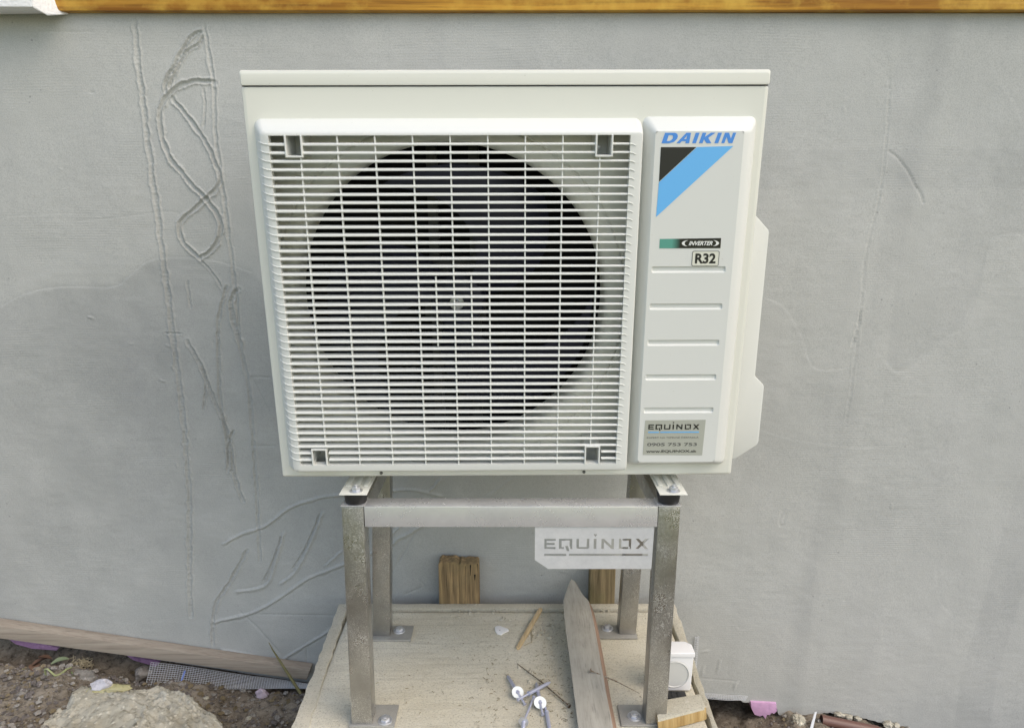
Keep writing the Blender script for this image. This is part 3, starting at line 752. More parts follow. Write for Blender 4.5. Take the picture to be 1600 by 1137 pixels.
# fan, motor and coil
mb = MB(); mb.box(-.42, .22, .20, .215, .01, .69); mb.build('coil', M_COIL, unit)
mb = MB(); mb.box(.2205, .224, .012, .30, .01, .69); mb.build('divider', M_COIL, unit)
fan = link('fan', None, None, unit, (FC[0] + .008, .085, FC[1] - .008)); fan.rotation_euler = (0, R(100), 0)
mb = MB()
mb.cyl((0, .03, 0), (0, -.012, 0), .055, .050, 40); mb.cyl((0, -.012, 0), (0, -.02, 0), .050, .034, 40)
mb.build('hub', M_DARK, fan, bevel=.003)
mb = MB(); mb.cyl((0, -.02, 0), (0, -.034, 0), .0085, .007, 6); mb.cyl((0, -.02, 0), (0, -.024, 0), .014, .013, 20); mb.build('hub_nut', M_ZINC, fan, bevel=.001)
def blade():
    mb = MB(); A, B = 12, 14; vs = []
    for i in range(A + 1):
        s = i / A; r = .048 + (.252 - .048) * s
        a0 = -.30 + .25 * s + .55 * s * s; a1 = a0 + .95 + .35 * s
        for j in range(B + 1):
            t = j / B; a = a0 + (a1 - a0) * t
            y = .034 - .075 * t * (.6 + .4 * s) - .010 * math.sin(math.pi * t)
            vs.append((r * math.cos(a), y, r * math.sin(a)))
    fs = [(i * (B + 1) + j, i * (B + 1) + j + 1, (i + 1) * (B + 1) + j + 1, (i + 1) * (B + 1) + j) for i in range(A) for j in range(B)]
    n = len(vs); vs2 = [(x, y + .0035, z) for x, y, z in vs]
    mb.add(vs, fs); mb.add(vs2, [f[::-1] for f in fs])
    return mb
b0 = blade().build('blade', M_DARK, fan, smooth=True)
for k in (1, 2):
    b = b0.copy(); COL.objects.link(b); b.rotation_euler = (0, R(120 * k), 0)
mb = MB(); mb.box(FC[0] - .05, FC[0] - .03, .16, .185, .01, .69); mb.box(FC[0] + .03, FC[0] + .05, .16, .185, .01, .69); mb.box(FC[0] - .06, FC[0] + .06, .14, .16, FC[1] - .06, FC[1] + .06)
mb.build('motor_mount', mat('galvanised_dim', (.05, .05, .05), .5, .5), unit, bevel=.001)
# right-hand moulded panel with five recessed lines
PN = .030
pl = [(rrect(.2285, .4175, .024, .6610, .010), -.001), (rrect(.2310, .4165, .029, .6580, .010), .005), (rrect(.2400, .4060, .036, .6440, .008), .0225), (rrect(.2425, .3990, .0405, .6400, .006), .0275), (rrect(.2450, .3905, .0435, .6375, .004), PN)]
mb = loft(pl)
gv = [(.1425, .1535), (.2065, .2175), (.2715, .2825), (.3378, .3488), (.4035, .4145)]
us = [.2510, .2526, .3779, .3795]
inn = [(.2450, .0475), (.2450, .6335), (.3905, .6335), (.3905, .0475)]
# face strips
lo, hi = .0435, .6375
mb2 = MB()
def q4(u0, u1, v0, v1, n=PN): mb2.add([(u0, -n, v0), (u1, -n, v0), (u1, -n, v1), (u0, -n, v1)], [(0, 1, 2, 3)])
q4(.2490, .2510, lo, hi); q4(.3795, .3865, lo, hi); q4(.2450, .2490, lo + .004, hi - .004); q4(.3865, .3905, lo + .004, hi - .004)
mb2.add([(.2450, -PN, lo + .004), (.2490, -PN, lo), (.2490, -PN, lo + .004)], [(0, 1, 2)]); mb2.add([(.3905, -PN, lo + .004), (.3865, -PN, lo), (.3865, -PN, lo + .004)], [(0, 1, 2)])
mb2.add([(.2450, -PN, hi - .004), (.2490, -PN, hi), (.2490, -PN, hi - .004)], [(0, 1, 2)]); mb2.add([(.3905, -PN, hi - .004), (.3865, -PN, hi), (.3865, -PN, hi - .004)], [(0, 1, 2)])
vprev = lo
for a, b in gv:
    q4(.2510, .3795, vprev, a); vprev = b
    d = .0032
    O = rrect(.2510, .3795, a, b, .0030, 4); I_ = rrect(.2532, .3773, a + .0030, b - .0012, .0016, 4)
    n = len(O); vs = [(x, -PN, z) for x, z in O] + [(x, -PN + d, z) for x, z in I_]
    mb2.add(vs, [(k, (k + 1) % n, n + (k + 1) % n, n + k) for k in range(n)] + [tuple(range(n, 2 * n))])
    for (sx_, sz_, k0) in ((.3795, b, 0), (.2510, b, 5), (.2510, a, 10), (.3795, a, 15)):
        mb2.add([(sx_, -PN, sz_)] + [(x, -PN, z) for x, z in O[k0:k0 + 5]], [(0, 1, 2, 3, 4, 5)])
q4(.2510, .3795, vprev, hi)
mb.add(mb2.v, mb2.f)
pan = mb.build('side_panel', M_PLAS, unit); shaded(pan, 24)
# valve cover sticking out on the right flank
cv = [(.432, .520), (.470, .485), (.4985, .4560), (.5000, .4520), (.5020, .1620), (.5200, .1450), (.5225, .1400), (.5235, .0200), (.5210, .0120), (.4800, -.0180), (.432, -.030)]
mb = MB(); mb.prism([Vector((x, .115, z)) for x, z in cv], (0, .17, 0))
mb.build('valve_cover', M_PLAS, unit, bevel=.004)
# small screws in the lower casing rim
for u in (-.243, .148):
    mb = MB(); mb.cyl((u, -.0005, .0100), (u, -.003, .0100), .0032, .0028, 12); mb.build('screw', M_GREYP, unit)
# printed marks on the panel
def put(name, polys, n, m, parent=pan, ex=.00008):
    o = link(name, flat_curve(name, polys, ex), m, parent, (0, -n, 0), (R(90), 0, 0)); return o
def quadmap(poly, x0, x1, z0, z1, sh=0): return [(x0 + (x1 - x0) * u + sh * (v) * (z1 - z0), z0 + (z1 - z0) * v) for u, v in poly]
PRN = PN + .00035
DK = {'D': [[(0, 0), (.55, 0), (.86, .14), (1, .42), (1, .66), (.90, .88), (.70, 1), (0, 1)], [(.32, .22), (.32, .78), (.56, .78), (.66, .66), (.68, .45), (.60, .28), (.48, .22)]],
      'A': [[(-.12, 0), (.20, 0), (.30, .2), (.64, .2), (.66, 0), (1.0, 0), (.84, 1), (.44, 1)], [(.42, .40), (.62, .40), (.58, .76)]],
      'I': [[(0, 0), (1, 0), (1, 1), (0, 1)]],
      'K': [[(0, 0), (.30, 0), (.30, .38), (.62, 0), (1.02, 0), (.60, .52), (1.06, 1), (.68, 1), (.30, .60), (.30, 1), (0, 1)]],
      'N': [[(0, 0), (.28, 0), (.28, .60), (.66, 0), (1, 0), (1, 1), (.72, 1), (.72, .42), (.36, 1), (0, 1)]]}
dk = []
za, zc = .6185, .6350
for ch, a, b in (('D', 0, .195), ('A', .225, .385), ('I', .425, .478), ('K', .520, .690), ('I', .735, .788), ('N', .830, .985)):
    for p in DK[ch]: dk.append(quadmap(p, .2555 + .1185 * a, .2555 + .1185 * b, za, zc, .30))
put('brand_lettering', dk, PRN, M_BLUE)
put('black_triangle', [[(.2550, .6125), (.2550, .5570), (.3135, .6125)]], PRN, M_BLACK)
put('blue_stripe', [[(.2550, .5560), (.2535, .4990), (.3745, .6140), (.3145, .6125)]], PRN, M_CYAN)
# inverter strip: green fading to black
gm_ = N(mat('green_black_strip', (.1, .1, .1), .4)); cc = gm_.node('ShaderNodeSeparateXYZ'); gm_.l(gm_.coord(), cc.inputs[0])
gm_.out(gm_.ramp(gm_.math('MULTIPLY', gm_.math('SUBTRACT', cc.outputs['X'], .2622), 1 / .1045), [(.20, (.09, .33, .26)), (.34, (.018, .018, .012))]))
inv = put('inverter_strip', [[(.2622, .4460), (.3672, .4460), (.3668, .4632), (.2622, .4620)]], PRN, gm_.m)
def text_mesh(name, s, bold=.0, shear=0.0):
    cu = bpy.data.curves.new(name, 'FONT'); cu.body = s; cu.offset = bold; cu.shear = shear; cu.extrude = 0; cu.resolution_u = 4
    ob = bpy.data.objects.new('tmp', cu); COL.objects.link(ob); dg = bpy.context.evaluated_depsgraph_get(); dg.update()
    me = bpy.data.meshes.new_from_object(ob.evaluated_get(dg)); bpy.data.objects.remove(ob); bpy.data.curves.remove(cu); me.materials.clear(); me.name = name
    return me
def text(name, s, x0, x1, z0, z1, n, m, parent, bold=.0, shear=0.0):
    me = text_mesh(name, s, bold, shear)
    co = np.zeros(len(me.vertices) * 3); me.vertices.foreach_get('co', co); co = co.reshape(-1, 3)
    mn, mx = co.min(0), co.max(0)
    co[:, 0] = x0 + (co[:, 0] - mn[0]) / (mx[0] - mn[0]) * (x1 - x0); co[:, 1] = z0 + (co[:, 1] - mn[1]) / (mx[1] - mn[1]) * (z1 - z0)
    me.vertices.foreach_set('co', co.ravel()); me.update()
    return link(name, me, m, parent, (0, -n, 0), (R(90), 0, 0))
T2 = .0004
text('inverter_lettering', 'INVERTER', .3120, .3530, .4508, .4582, PRN + T2, M_WHITEP, pan, .03, .35)
def crescent(cx_, cz_, rx, rz, side):
    P = []
    for k in range(13): a = R(-75 + 150 * k / 12); P.append((cx_ + side * rx * math.cos(a), cz_ + rz * math.sin(a)))
    for k in range(13): a = R(75 - 150 * k / 12); P.append((cx_ + side * (rx * .62 * math.cos(a) - .0002), cz_ + rz * .98 * math.sin(a)))
    return P
put('inverter_swoosh', [crescent(.3125, .4545, .0125, .0052, -1)], PRN + T2, M_WHITEP); put('inverter_swoosh', [crescent(.3515, .4545, .0125, .0052, 1)], PRN + T2, M_WHITEP)
o_, i_ = rrect(.3195, .3662, .4150, .4415, .003, 4), rrect(.3204, .3653, .4159, .4406, .0024, 4)
put('refrigerant_badge_border', [o_, i_], PRN + T2, M_GREYP); put('refrigerant_badge', [i_], PRN, m_casing('badge_cream', (.72, .72, .62)))
text('refrigerant_lettering', 'R32', .3250, .3605, .4195, .4372, PRN + T2, M_BLACK, pan, .035)
# installer's sticker
stk = put('sticker', [[(.2540, .0590), (.3655, .0575), (.3668, .1292), (.2550, .1285)]], PRN, M_STK)
wp = word_polys(.2615, .3560, .1105, .1205)
put('sticker_word', wp[:-2], PRN + T2, M_BLACK, stk).location.y = -T2
def child(o): o.parent = stk; o.matrix_parent_inverse = Matrix.Identity(4); return o
def fix(o):   # sticker children live in the sticker's rotated frame
    o.rotation_euler = (0, 0, 0); o.location = (0, 0, T2); return o
for c_ in list(stk.children): fix(c_)
fix(put('sticker_rule', wp[-2:], 0, M_CYAN, stk))
fix(text('sticker_motto', 'EXPERT NA TEPELNÉ ČERPADLÁ', .2600, .3560, .0925, .0965, 0, M_GREYP, stk, .0))
fix(text('sticker_phone', '0905 753 753', .2610, .3540, .0768, .0832, 0, M_GREYP, stk, .02))
fix(text('sticker_address', 'www.EQUINOX.sk', .2600, .3545, .0628, .0688, 0, M_BLACK, stk, .02))
# mounting feet: cream channels bolted on the stand
UM = Matrix.Translation(UP) @ UR.to_matrix().to_4x4()
for x in (-.299, .304):
    mb = MB(); z0 = ZT + .0250; y0 = 1.317; w_ = .0262
    mb.box(x - w_, x + w_, y0, 1.68, z0, z0 + .0018)
    f1 = mb.build('mounting_foot', M_CASE, unit, bevel=.0006); f1.matrix_parent_inverse = UM.inverted()
    mb = MB()
    for dx in (-.017, .0005, .017):
        mb.prism([Vector((x + dx - .0045, y0 + .040, z0 + .002)), Vector((x + dx + .0045, y0 + .040, z0 + .002)), Vector((x + dx + .0045, 1.68, z0 + .002)), Vector((x + dx - .0045, 1.68, z0 + .002))], (0, 0, .0022))
    r_ = mb.build('rib', M_CASE, f1, bevel=.001)
    mb = MB(); bx, by = x + .003, y0 + .017
    mb.cyl((bx, by, z0 + .002), (bx, by, z0 + .0035), .0125, .0125, 24); mb.cyl((bx, by, z0 + .0035), (bx, by, z0 + .0105), .0085, .0085, 6); mb.cyl((bx, by, z0 + .0105), (bx, by, z0 + .015), .004, .0036, 12)
    b_ = mb.build('bolt', M_ZINC, f1, bevel=.0005)
bpy.context.view_layer.update()

# ================================================================ timber stakes behind the plinth
def stake(px0, px1, pyt, pyb, Y, label, m, notch=0, lean=0, seed=0):
    a = aty(px0, pyt, Y); b = aty(px1, pyb, Y); r = random.Random(seed)
    x0 = aty(px0, pyb, Y).x; x1 = b.x; zt_ = a.z; w_ = x1 - x0; mb = MB()
    n = 9; top = []
    for k in range(n + 1):
        t = k / n; top.append((x0 + w_ * t + lean, zt_ + r.uniform(-.0018, .0018) - (.004 if k in (0, n) else 0) - (notch if .25 < t < .42 else 0)))
    poly = [(x0, ZS - .2), (x1, ZS - .2)] + [(x, z) for x, z in top[::-1]]
    mb.prism([Vector((x, Y, z)) for x, z in poly], (0, .042, 0))
    o = mb.build('timber_stake', m, bevel=.0015); tag(o, label, 'stake', 'cut stakes behind the plinth'); return o
s1 = stake(686, 717.5, 878.5, 944, 1.7935, 'stub of a sawn timber stake behind the plinth, left one of the touching pair', M_STAKE, 0, .0006, 1)
s2 = stake(718, 749, 880.5, 944, 1.7945, 'split timber stake stub with cracked orange top, right one of the touching pair', M_STAKE, .0, -.0004, 2)
for (px, w_, h) in ((727, 1.5, .03), (740, 1.8, .02)):   # splits
    pass
s3 = stake(921, 960, 884, 946, 1.7930, 'single timber stake stub behind the plinth under the steel name plate', M_STAKE2, 0, .0004, 3)
def splits(st, xs_, Y):
    mb = MB()
    for px, y0_, y1_, wd in xs_:
        a = aty(px, y0_, Y); b = aty(px, y1_, Y)
        mb.add([(a.x - wd, Y, a.z), (a.x + wd, Y, a.z), (b.x + wd * .2, Y, b.z), (b.x - wd * .3, Y, b.z)], [(0, 1, 2, 3)])
    mb.build('split', M_COIL, st)
splits(s1, [(692, 884, 940, .0004), (708, 881, 925, .0005)], 1.7928)
splits(s2, [(735, 882, 899, .0016), (742, 897, 906, .0022), (727, 884, 941, .0006), (746, 880, 893, .0008)], 1.7938)
splits(s3, [(931, 892, 940, .0004), (947, 889, 930, .0004)], 1.7923)

# ---- grey pointed plank
def tplane(px, py):      # top plane slopes gently up to the wall
    v = ray(px, py); k = (.329 - .280) / .5
    t = (.280 + k * (CAM.y - 1.3) - CAM.z) / (v.z - k * v.y); return CAM + v * t
out_ = [(904, 1142), (897, 1085), (890, 1030), (884, 985), (880.5, 950), (880, 938), (884, 925), (889, 910), (893, 904), (898, 907), (905, 920), (912, 930), (919, 937), (923, 950), (928, 972), (934, 1005), (941, 1045), (948, 1085), (957, 1130), (959, 1142)]
T = [tplane(*p) for p in out_]
T[0] = T[0] + (T[0] - T[1]) * 1.6; T[-1] = T[-1] + (T[-1] - T[-2]) * 3
mb = MB(); mb.prism(T, (.0115, -.002, -.021))
o = mb.build('pointed_plank', M_GREYW, bevel=.0012)
o.data.materials.append(m_wood('reddish_sawn_edge', (.33, .225, .165), (.25, .165, .12), 1, .9, .85))
for p_ in o.data.polygons:
    if p_.normal.x > .35 and p_.normal.z < .75: p_.material_index = 1
tag(o, 'grey weathered pointed plank lying across the plinth with its tip towards the wall', 'plank')
# ---- fresh wood stick
a = atz(845, 949, ZS + .012); b = atz(809, 1010, ZS + .006)
mb = MB(); d = (b - a).normalized(); s_ = d.cross(Vector((0, 0, 1))).normalized() * .0046
mb.prism([a - s_, a + s_, (a + b) / 2 + s_ * 1.15, b + s_ * .9 + d * .002, b - s_ * .2 + d * .005, b - s_ * 1.1, (a + b) / 2 - s_], (0, 0, -.0075))
o = mb.build('wood_stick', M_FRESH, bevel=.0008); tag(o, 'pale freshly split wood stick lying on the plinth left of the grey plank', 'stick')
mb = MB(); p = [atz(x, y, ZS + .0015) for x, y in ((819, 1008), (826, 1004), (831, 1003), (831, 990), (829, 978))]
mb.tube(p, .0009, 6); o = mb.build('wire_scrap', M_STRAW); tag(o, 'thin bent wire scrap beside the pale wood stick', 'wire')
# ---- white chip
ch = [(773, 979), (776, 977), (781, 976.5), (787, 979), (794, 981.5), (795, 984), (788, 987), (783, 990.5), (777, 989), (774, 985)]
mb = MB(); mb.prism([atz(x, y, ZS + .004) for x, y in ch], (0, 0, -.0035)); o = mb.build('white_chip', M_WBOX, bevel=.0008)
q = atz(781, 984, ZS + .0042); m_ = MB(); m_.cyl(q, q + Vector((0, 0, .0004)), .0012, .0012, 8); m_.build('hole', M_BLACK, o)
tag(o, 'small white plastic chip with a dark dot lying on the plinth', 'chip')

# ---- nails
def nail(a, b, za_, zb_, r_, label):
    A = atz(*a, za_); B = atz(*b, zb_); mid = (A + B) / 2 + Vector((.002, .001, .0012)); d = (B - A).normalized()
    e = empty('nail', A, label, 'nail', 'long nails on the plinth')
    mb = MB(); mb.tube([Vector(), (mid - A), (B - A)], [r_ * .45, r_, r_], 8); mb.build('shank', M_NAIL, e, smooth=True)
    mb = MB(); mb.cyl(B - A, B - A + d * .0018, .0048, .0045, 14); mb.build('head', M_NAIL, e, bevel=.0003)
nail((808, 1036), (889, 1102), ZS + .002, ZS + .005, .0016, 'long rusty nail crossing above the pile of metal anchors')
nail((999, 1082.5), (923, 1047), ZS + .003, ZS + .042, .0014, 'long rusty nail resting its end on the grey plank beside the front right leg')

# ---- hammer anchors with washers
def anchor(a, wpos, b, label, wr=.0125, zh=(.004, .012, .004), tilt=None, wmat=M_WASH):
    A = atz(*a, ZS + zh[0]); W = atz(*wpos, ZS + zh[1]); B = atz(*b, ZS + zh[2])
    e = empty('wall_anchor', A, label, 'anchor', 'hammer anchors in a pile on the plinth')
    pA = Vector(); pW = W - A; pB = B - A
    mb = MB(); mb.tube([pA, pA.lerp(pW, .12), pW], [.0014, .0038, .0042], 10); mb.build('sleeve', M_ANCH, e, smooth=True)
    mb = MB(); mb.tube([pW, pB], [.0024, .0024], 10); d = (pB - pW).normalized(); mb.cyl(pB, pB + d * .0022, .0036, .0036, 12); mb.build('pin', M_ANCH, e, smooth=True)
    ax = (pB - pW).normalized() if tilt is None else Vector(tilt).normalized()
    mb = MB(); n = 28; a_ = ax.orthogonal().normalized(); b_ = ax.cross(a_)
    vs = []
    for rr_, h in ((.0042, -.0007), (wr, -.0007), (wr, .0007), (.0042, .0007)):
        vs += [pW + a_ * (rr_ * math.cos(6.28319 * k / n)) + b_ * (rr_ * math.sin(6.28319 * k / n)) + ax * h for k in range(n)]
    mb.add(vs, [(i * n + k, i * n + (k + 1) % n, ((i + 1) % 4) * n + (k + 1) % n, ((i + 1) % 4) * n + k) for i in range(4) for k in range(n)])
    mb.build('washer', wmat, e)
anchor((793, 1055), (809, 1081), (820, 1099), 'hammer anchor at the left of the pile with a white washer, point away from viewer', .0128, (.004, .014, .004), (.15, -.55, .85))
anchor((860, 1065), (826, 1083), (810, 1092), 'hammer anchor lying across the others with its small metal collar', .0052, (.010, .016, .018), None, M_ANCH)
anchor((817, 1150), (818, 1127), (834, 1089), 'hammer anchor at the front of the pile with a metal washer seen edge on', .0105, (.004, .013, .010), None, M_ZINC)
anchor((838, 1066), (844, 1097), (848, 1115), 'hammer anchor with the right one of the two white washers, nearer the grey plank', .0132, (.004, .014, .006), (.1, -.5, .87))
anchor((861, 1150), (854, 1112), (852, 1106), 'hammer anchor without washer at the right front of the pile', .0050, (.004, .005, .005), None, M_ANCH)

# ---- white socket box at the right edge of the plinth
zb_ = ZS + .004
bx1 = atz(1079, 1079, zb_); h_ = .094; by = bx1.y
e = empty('socket_box', (0, by, zb_), 'white plastic outdoor socket box standing at the right edge behind the front right leg', 'socket box')
X0, X1 = bx1.x - .082, bx1.x
mb = MB()
mb.add([(X0, 0, 0), (X1, 0, 0), (X1 + .002, .030, 0), (X0, .030, 0), (X0 - .004, 0, h_ - .012), (X1 + .003, 0, h_ - .012), (X1 + .003, .034, h_ - .012), (X0 - .004, .034, h_ - .012)],
       [(3, 2, 1, 0), (4, 5, 6, 7), (0, 1, 5, 4), (1, 2, 6, 5), (2, 3, 7, 6), (3, 0, 4, 7)])
mb.build('box_body', M_WBOX, e, bevel=.004, segs=3)
mb = MB(); mb.prism([Vector((x, y, h_ - .0115)) for x, y in ((X0 - .007, -.003), (X1 + .005, -.003), (X1 + .005, .030), (X1 - .008, .042), (X0 + .004, .042), (X0 - .007, .030))], (0, 0, .0115))
mb.build('lid', M_WBOX, e, bevel=.003, segs=3)
cxm = (X0 + X1) / 2 + .004; czm = .041
mb = MB(); n = 40
vs = []
for r_, y in ((.0335, -.0012), (.0315, -.0012), (.0295, .0035 - .006)):
    pass
vs = [(cxm + .0325 * math.cos(6.28319 * k / n), -.0010, czm + .0325 * math.sin(6.28319 * k / n)) for k in range(n)] + [(cxm + .0305 * math.cos(6.28319 * k / n), -.0022, czm + .0305 * math.sin(6.28319 * k / n)) for k in range(n)] + [(cxm + .0290 * math.cos(6.28319 * k / n), -.0004, czm + .0290 * math.sin(6.28319 * k / n)) for k in range(n)]
mb.add(vs, [(i * n + k, i * n + (k + 1) % n, (i + 1) * n + (k + 1) % n, (i + 1) * n + k) for i in range(2) for k in range(n)] + [tuple(range(2 * n, 3 * n))])
mb.build('round_cover', m_casing('dusty_white_plastic', (.60, .60, .57), .5), e)
e2 = empty('black_plug', (0, by - .035, ZS + .001), 'black rubber plug lying in front of the white socket box', 'plug')
mb = MB(); a = atz(1046, 1094, ZS + .006).x; b = atz(1075, 1094, ZS + .006).x
mb.box(a - .01, b, 0, .030, 0, .007); mb.build('plug_body', M_RUB, e2, bevel=.0015)
mb = MB()
for k in range(3): mb.box(a - .004 + k * .012, a + .004 + k * .012, .004, .026, .0072, .0085)
mb.build('ridge', M_RUB, e2, bevel=.0004)

# ---- batten along the wall foot
A0 = aty(-60, 978, 1.812); A1 = aty(0, 988, 1.812)
pts_t = [aty(-140, 957, YW - .036), aty(484, 1047, YW - .036)]; pts_b = [aty(-140, 978, YW - .036), aty(479, 1062, YW - .036)]
mb = MB(); mb.prism([pts_t[0], pts_t[1], pts_b[1], pts_b[0]], (0, .034, 0))
o = mb.build('batten', M_BATTEN, bevel=.002); 
tag(o, 'long weathered timber batten lying slanted along the foot of the wall', 'batten')

# ---- pink foam showing under the render
M_XPS_SHADE = m_rubble('shaded_purple_foam', (.30, .17, .30), (.38, .22, .37), 50)  # darker foam variant: the shade under the batten is put into its colour
def foam(px, label, Y, th=.03, seed=0, m=None):
    r = random.Random(seed); P = [aty(a, b, Y) for a, b in px]; mb = MB(); mb.prism(P, (0, th, 0))
    o = mb.build('foam_board', m or M_XPS, bevel=.0015); tag(o, label, 'foam board', 'pink foam boards under the render'); return o
foam([(1173, 1096), (1213, 1098), (1214, 1111), (1209, 1115), (1206, 1113), (1203, 1117), (1199, 1116), (1196, 1123), (1192, 1117), (1188, 1119), (1179, 1116), (1174, 1106)], 'broken pink foam edge showing under the wall at the right', YW - .006)
foam([(10, 996), (60, 1000), (70, 1006), (92, 1012), (88, 1016), (50, 1013), (24, 1006)], 'purple foam strip showing under the left end of the batten', YW + .004, m=M_XPS_SHADE)
foam([(195, 1022), (250, 1034), (243, 1041), (225, 1036), (208, 1031)], 'small purple foam strip under the batten left of the glass fibre net', YW + .004, m=M_XPS_SHADE)

# ---- glass fibre net hanging out below the batten
def net(cols, rows, corners, Y, m, wob=.002, wr=.0005):
    mb = MB(); a, b, c, d = [Vector(v) for v in corners]   # tl tr br bl
    def pt(s, t):
        p = a.lerp(b, s).lerp(d.lerp(c, s), t)
        return p + Vector((0, math.sin(s * 9) * wob + math.sin(t * 3 + s * 4) * wob, 0))
    for i in range(cols + 1): mb.tube([pt(i / cols, k / 4) for k in range(5)], wr, 4)
    for j in range(rows + 1): mb.tube([pt(k / 24, j / rows) for k in range(25)], wr, 4)
    return mb
tl = aty(236, 1034, YW - .028); tr = aty(484, 1068, YW - .020); br = aty(484, 1072, YW - .045); bl = aty(226, 1070, YW - .075)
bl.z = tl.z - .055; br.z = tr.z - .03
bl = atz(227, 1072, tl.z - .045); br = atz(482, 1076, tr.z - .012)
e = empty('glass_fibre_net', tl, 'strip of white glass fibre net hanging out below the batten beside the concrete lump', 'net')
o = net(64, 11, [Vector(), tr - tl, br - tl, bl - tl], 0, M_NET).build('netting', M_NET, e)
a_ = aty(290, 1046, YW - .040) - tl; b_ = atz(283, 1074, tl.z - .040) - tl
mb = MB(); mb.tube([a_ + Vector((0, -.004, 0)), (a_ + b_) / 2 + Vector((-.002, -.006, 0)), b_ + Vector((0, -.004, 0))], .0024, 6); mb.build('blue_thread', M_NETB, e)
# net fringe at the right wall foot
tl = aty(1097, 1083, YW - .006); tr = aty(1168, 1087, YW - .006); br = aty(1165, 1094, YW - .009); bl = aty(1100, 1090.5, YW - .009)
o = net(26, 4, [tl, tr, br, bl], 0, M_NET, .001, .0006).build('net_fringe', M_NET); tag(o, 'frayed net fringe along the broken wall foot right of the plinth', 'net')
tl = aty(1086, 996, YW - .005); tr = aty(1092, 994, YW - .005); br = aty(1088, 1046, YW - .006); bl = aty(1083, 1046, YW - .006)
o = net(3, 18, [tl, tr, br, bl], 0, M_NET, .001, .0006).build('net_edge', M_NET); tag(o, 'narrow upright edge of net on the wall beside the white socket box', 'net')

# ================================================================ rubble
def rock_mesh(name, rad, seed, sub=3, amp=.25, freq=1.6, flat=0):
    bm = bmesh.new(); bmesh.ops.create_icosphere(bm, subdivisions=sub, radius=1)
    off = Vector((seed * 3.1, seed * 1.7, seed * 5.3))
    r = random.Random(seed)
    cuts = [(Vector((r.gauss(0, 1), r.gauss(0, 1), r.gauss(0, 1))).normalized(), r.uniform(.62, .9)) for _ in range(7)]
    for v in bm.verts:
        p = v.co.copy()
        for nrm, d in cuts:
            k = p.dot(nrm)
            if k > d: p -= nrm * (k - d) * .92
        q = p * freq + off
        p *= 1 + amp * noise.fractal(q, 1.0, 2.0, 4) + amp * .3 * noise.noise(q * 6)
        v.co = Vector((p.x * rad[0], p.y * rad[1], p.z * rad[2]))
    me = bpy.data.meshes.new(name); bm.to_mesh(me); bm.free()
    if sub > 2: me.polygons.foreach_set('use_smooth', [True] * len(me.polygons)); me.set_sharp_from_angle(angle=R(38))
    return me
def rock(name, px, py, zc_, rad, seed, m, label, cat, group=None, sub=3, amp=.25, rot=0):
    p = atz(px, py, zc_); o = link(name, rock_mesh(name, rad, seed, sub, amp), m, None, p, (0, 0, rot)); tag(o, label, cat, group); return o
# big lump of old concrete, modelled as its own height field blob
bm = bmesh.new(); bmesh.ops.create_icosphere(bm, subdivisions=6, radius=1)
lump_out = [(48, 1140), (66, 1118), (92, 1097), (108, 1074), (122, 1064), (132, 1063), (140, 1068), (152, 1071), (200, 1063), (206, 1066), (232, 1068), (240, 1064), (252, 1062), (268, 1070), (296, 1078), (308, 1091), (328, 1104), (343, 1118), (358, 1140)]
zc_ = .035; OW = [atz(a, b, zc_ + .055) for a, b in lump_out]
cxl = atz(205, 1150, zc_ + .055); 
ang = np.array([math.atan2(p.y - cxl.y, p.x - cxl.x) for p in OW]); rad = np.array([math.hypot(p.y - cxl.y, p.x - cxl.x) for p in OW])
ix = np.argsort(ang); ang, rad = ang[ix], rad[ix]
LC = [(Vector(n_).normalized(), d_) for n_, d_ in (((-.6, .1, .8), .74), ((.5, .3, .8), .78), ((.1, -.5, .85), .80), ((-.2, .7, .7), .82), ((.75, -.2, .6), .80))]
for v in bm.verts:
    p = v.co.copy(); a = math.atan2(p.y, p.x)
    rr_ = float(np.interp(a, ang, rad)) if ang[0] <= a <= ang[-1] else .21
    q = p * 2.3 + Vector((5, 3, 1)); f = 1 + .14 * noise.fractal(q, 1, 2, 5)
    for nrm, dd_ in LC:
        k_ = p.dot(nrm)
        if k_ > dd_: p = p - nrm * (k_ - dd_) * .85
    hxy = math.hypot(p.x, p.y); e_ = min(1, hxy) ** .75
    z = p.z
    top = .075 * (max(0, z)) ** .45 + .012 * noise.fractal(q * 2.2, 1, 2, 4) + .007 * noise.noise(q * 9) + .0045 * noise.noise(q * 22)
    bot = -.16 * (-min(0, z)) ** .6
    sc_ = rr_ * (e_ / max(hxy, 1e-6)) if hxy > 1e-6 else 0
    v.co = Vector((p.x * sc_ * (1 + .03 * noise.noise(q * 7)), p.y * sc_ * (1 + .03 * noise.noise(q * 7)), top if z > 0 else bot + .012 * noise.noise(q * 2.2)))
me = bpy.data.meshes.new('concrete_lump'); bm.to_mesh(me); bm.free(); me.polygons.foreach_set('use_smooth', [True] * len(me.polygons))
lump = link('concrete_lump', me, M_CHUNK, None, (cxl.x, cxl.y, zc_)); tag(lump, 'big rough lump of old concrete with pebbles in front of the batten', 'concrete lump')

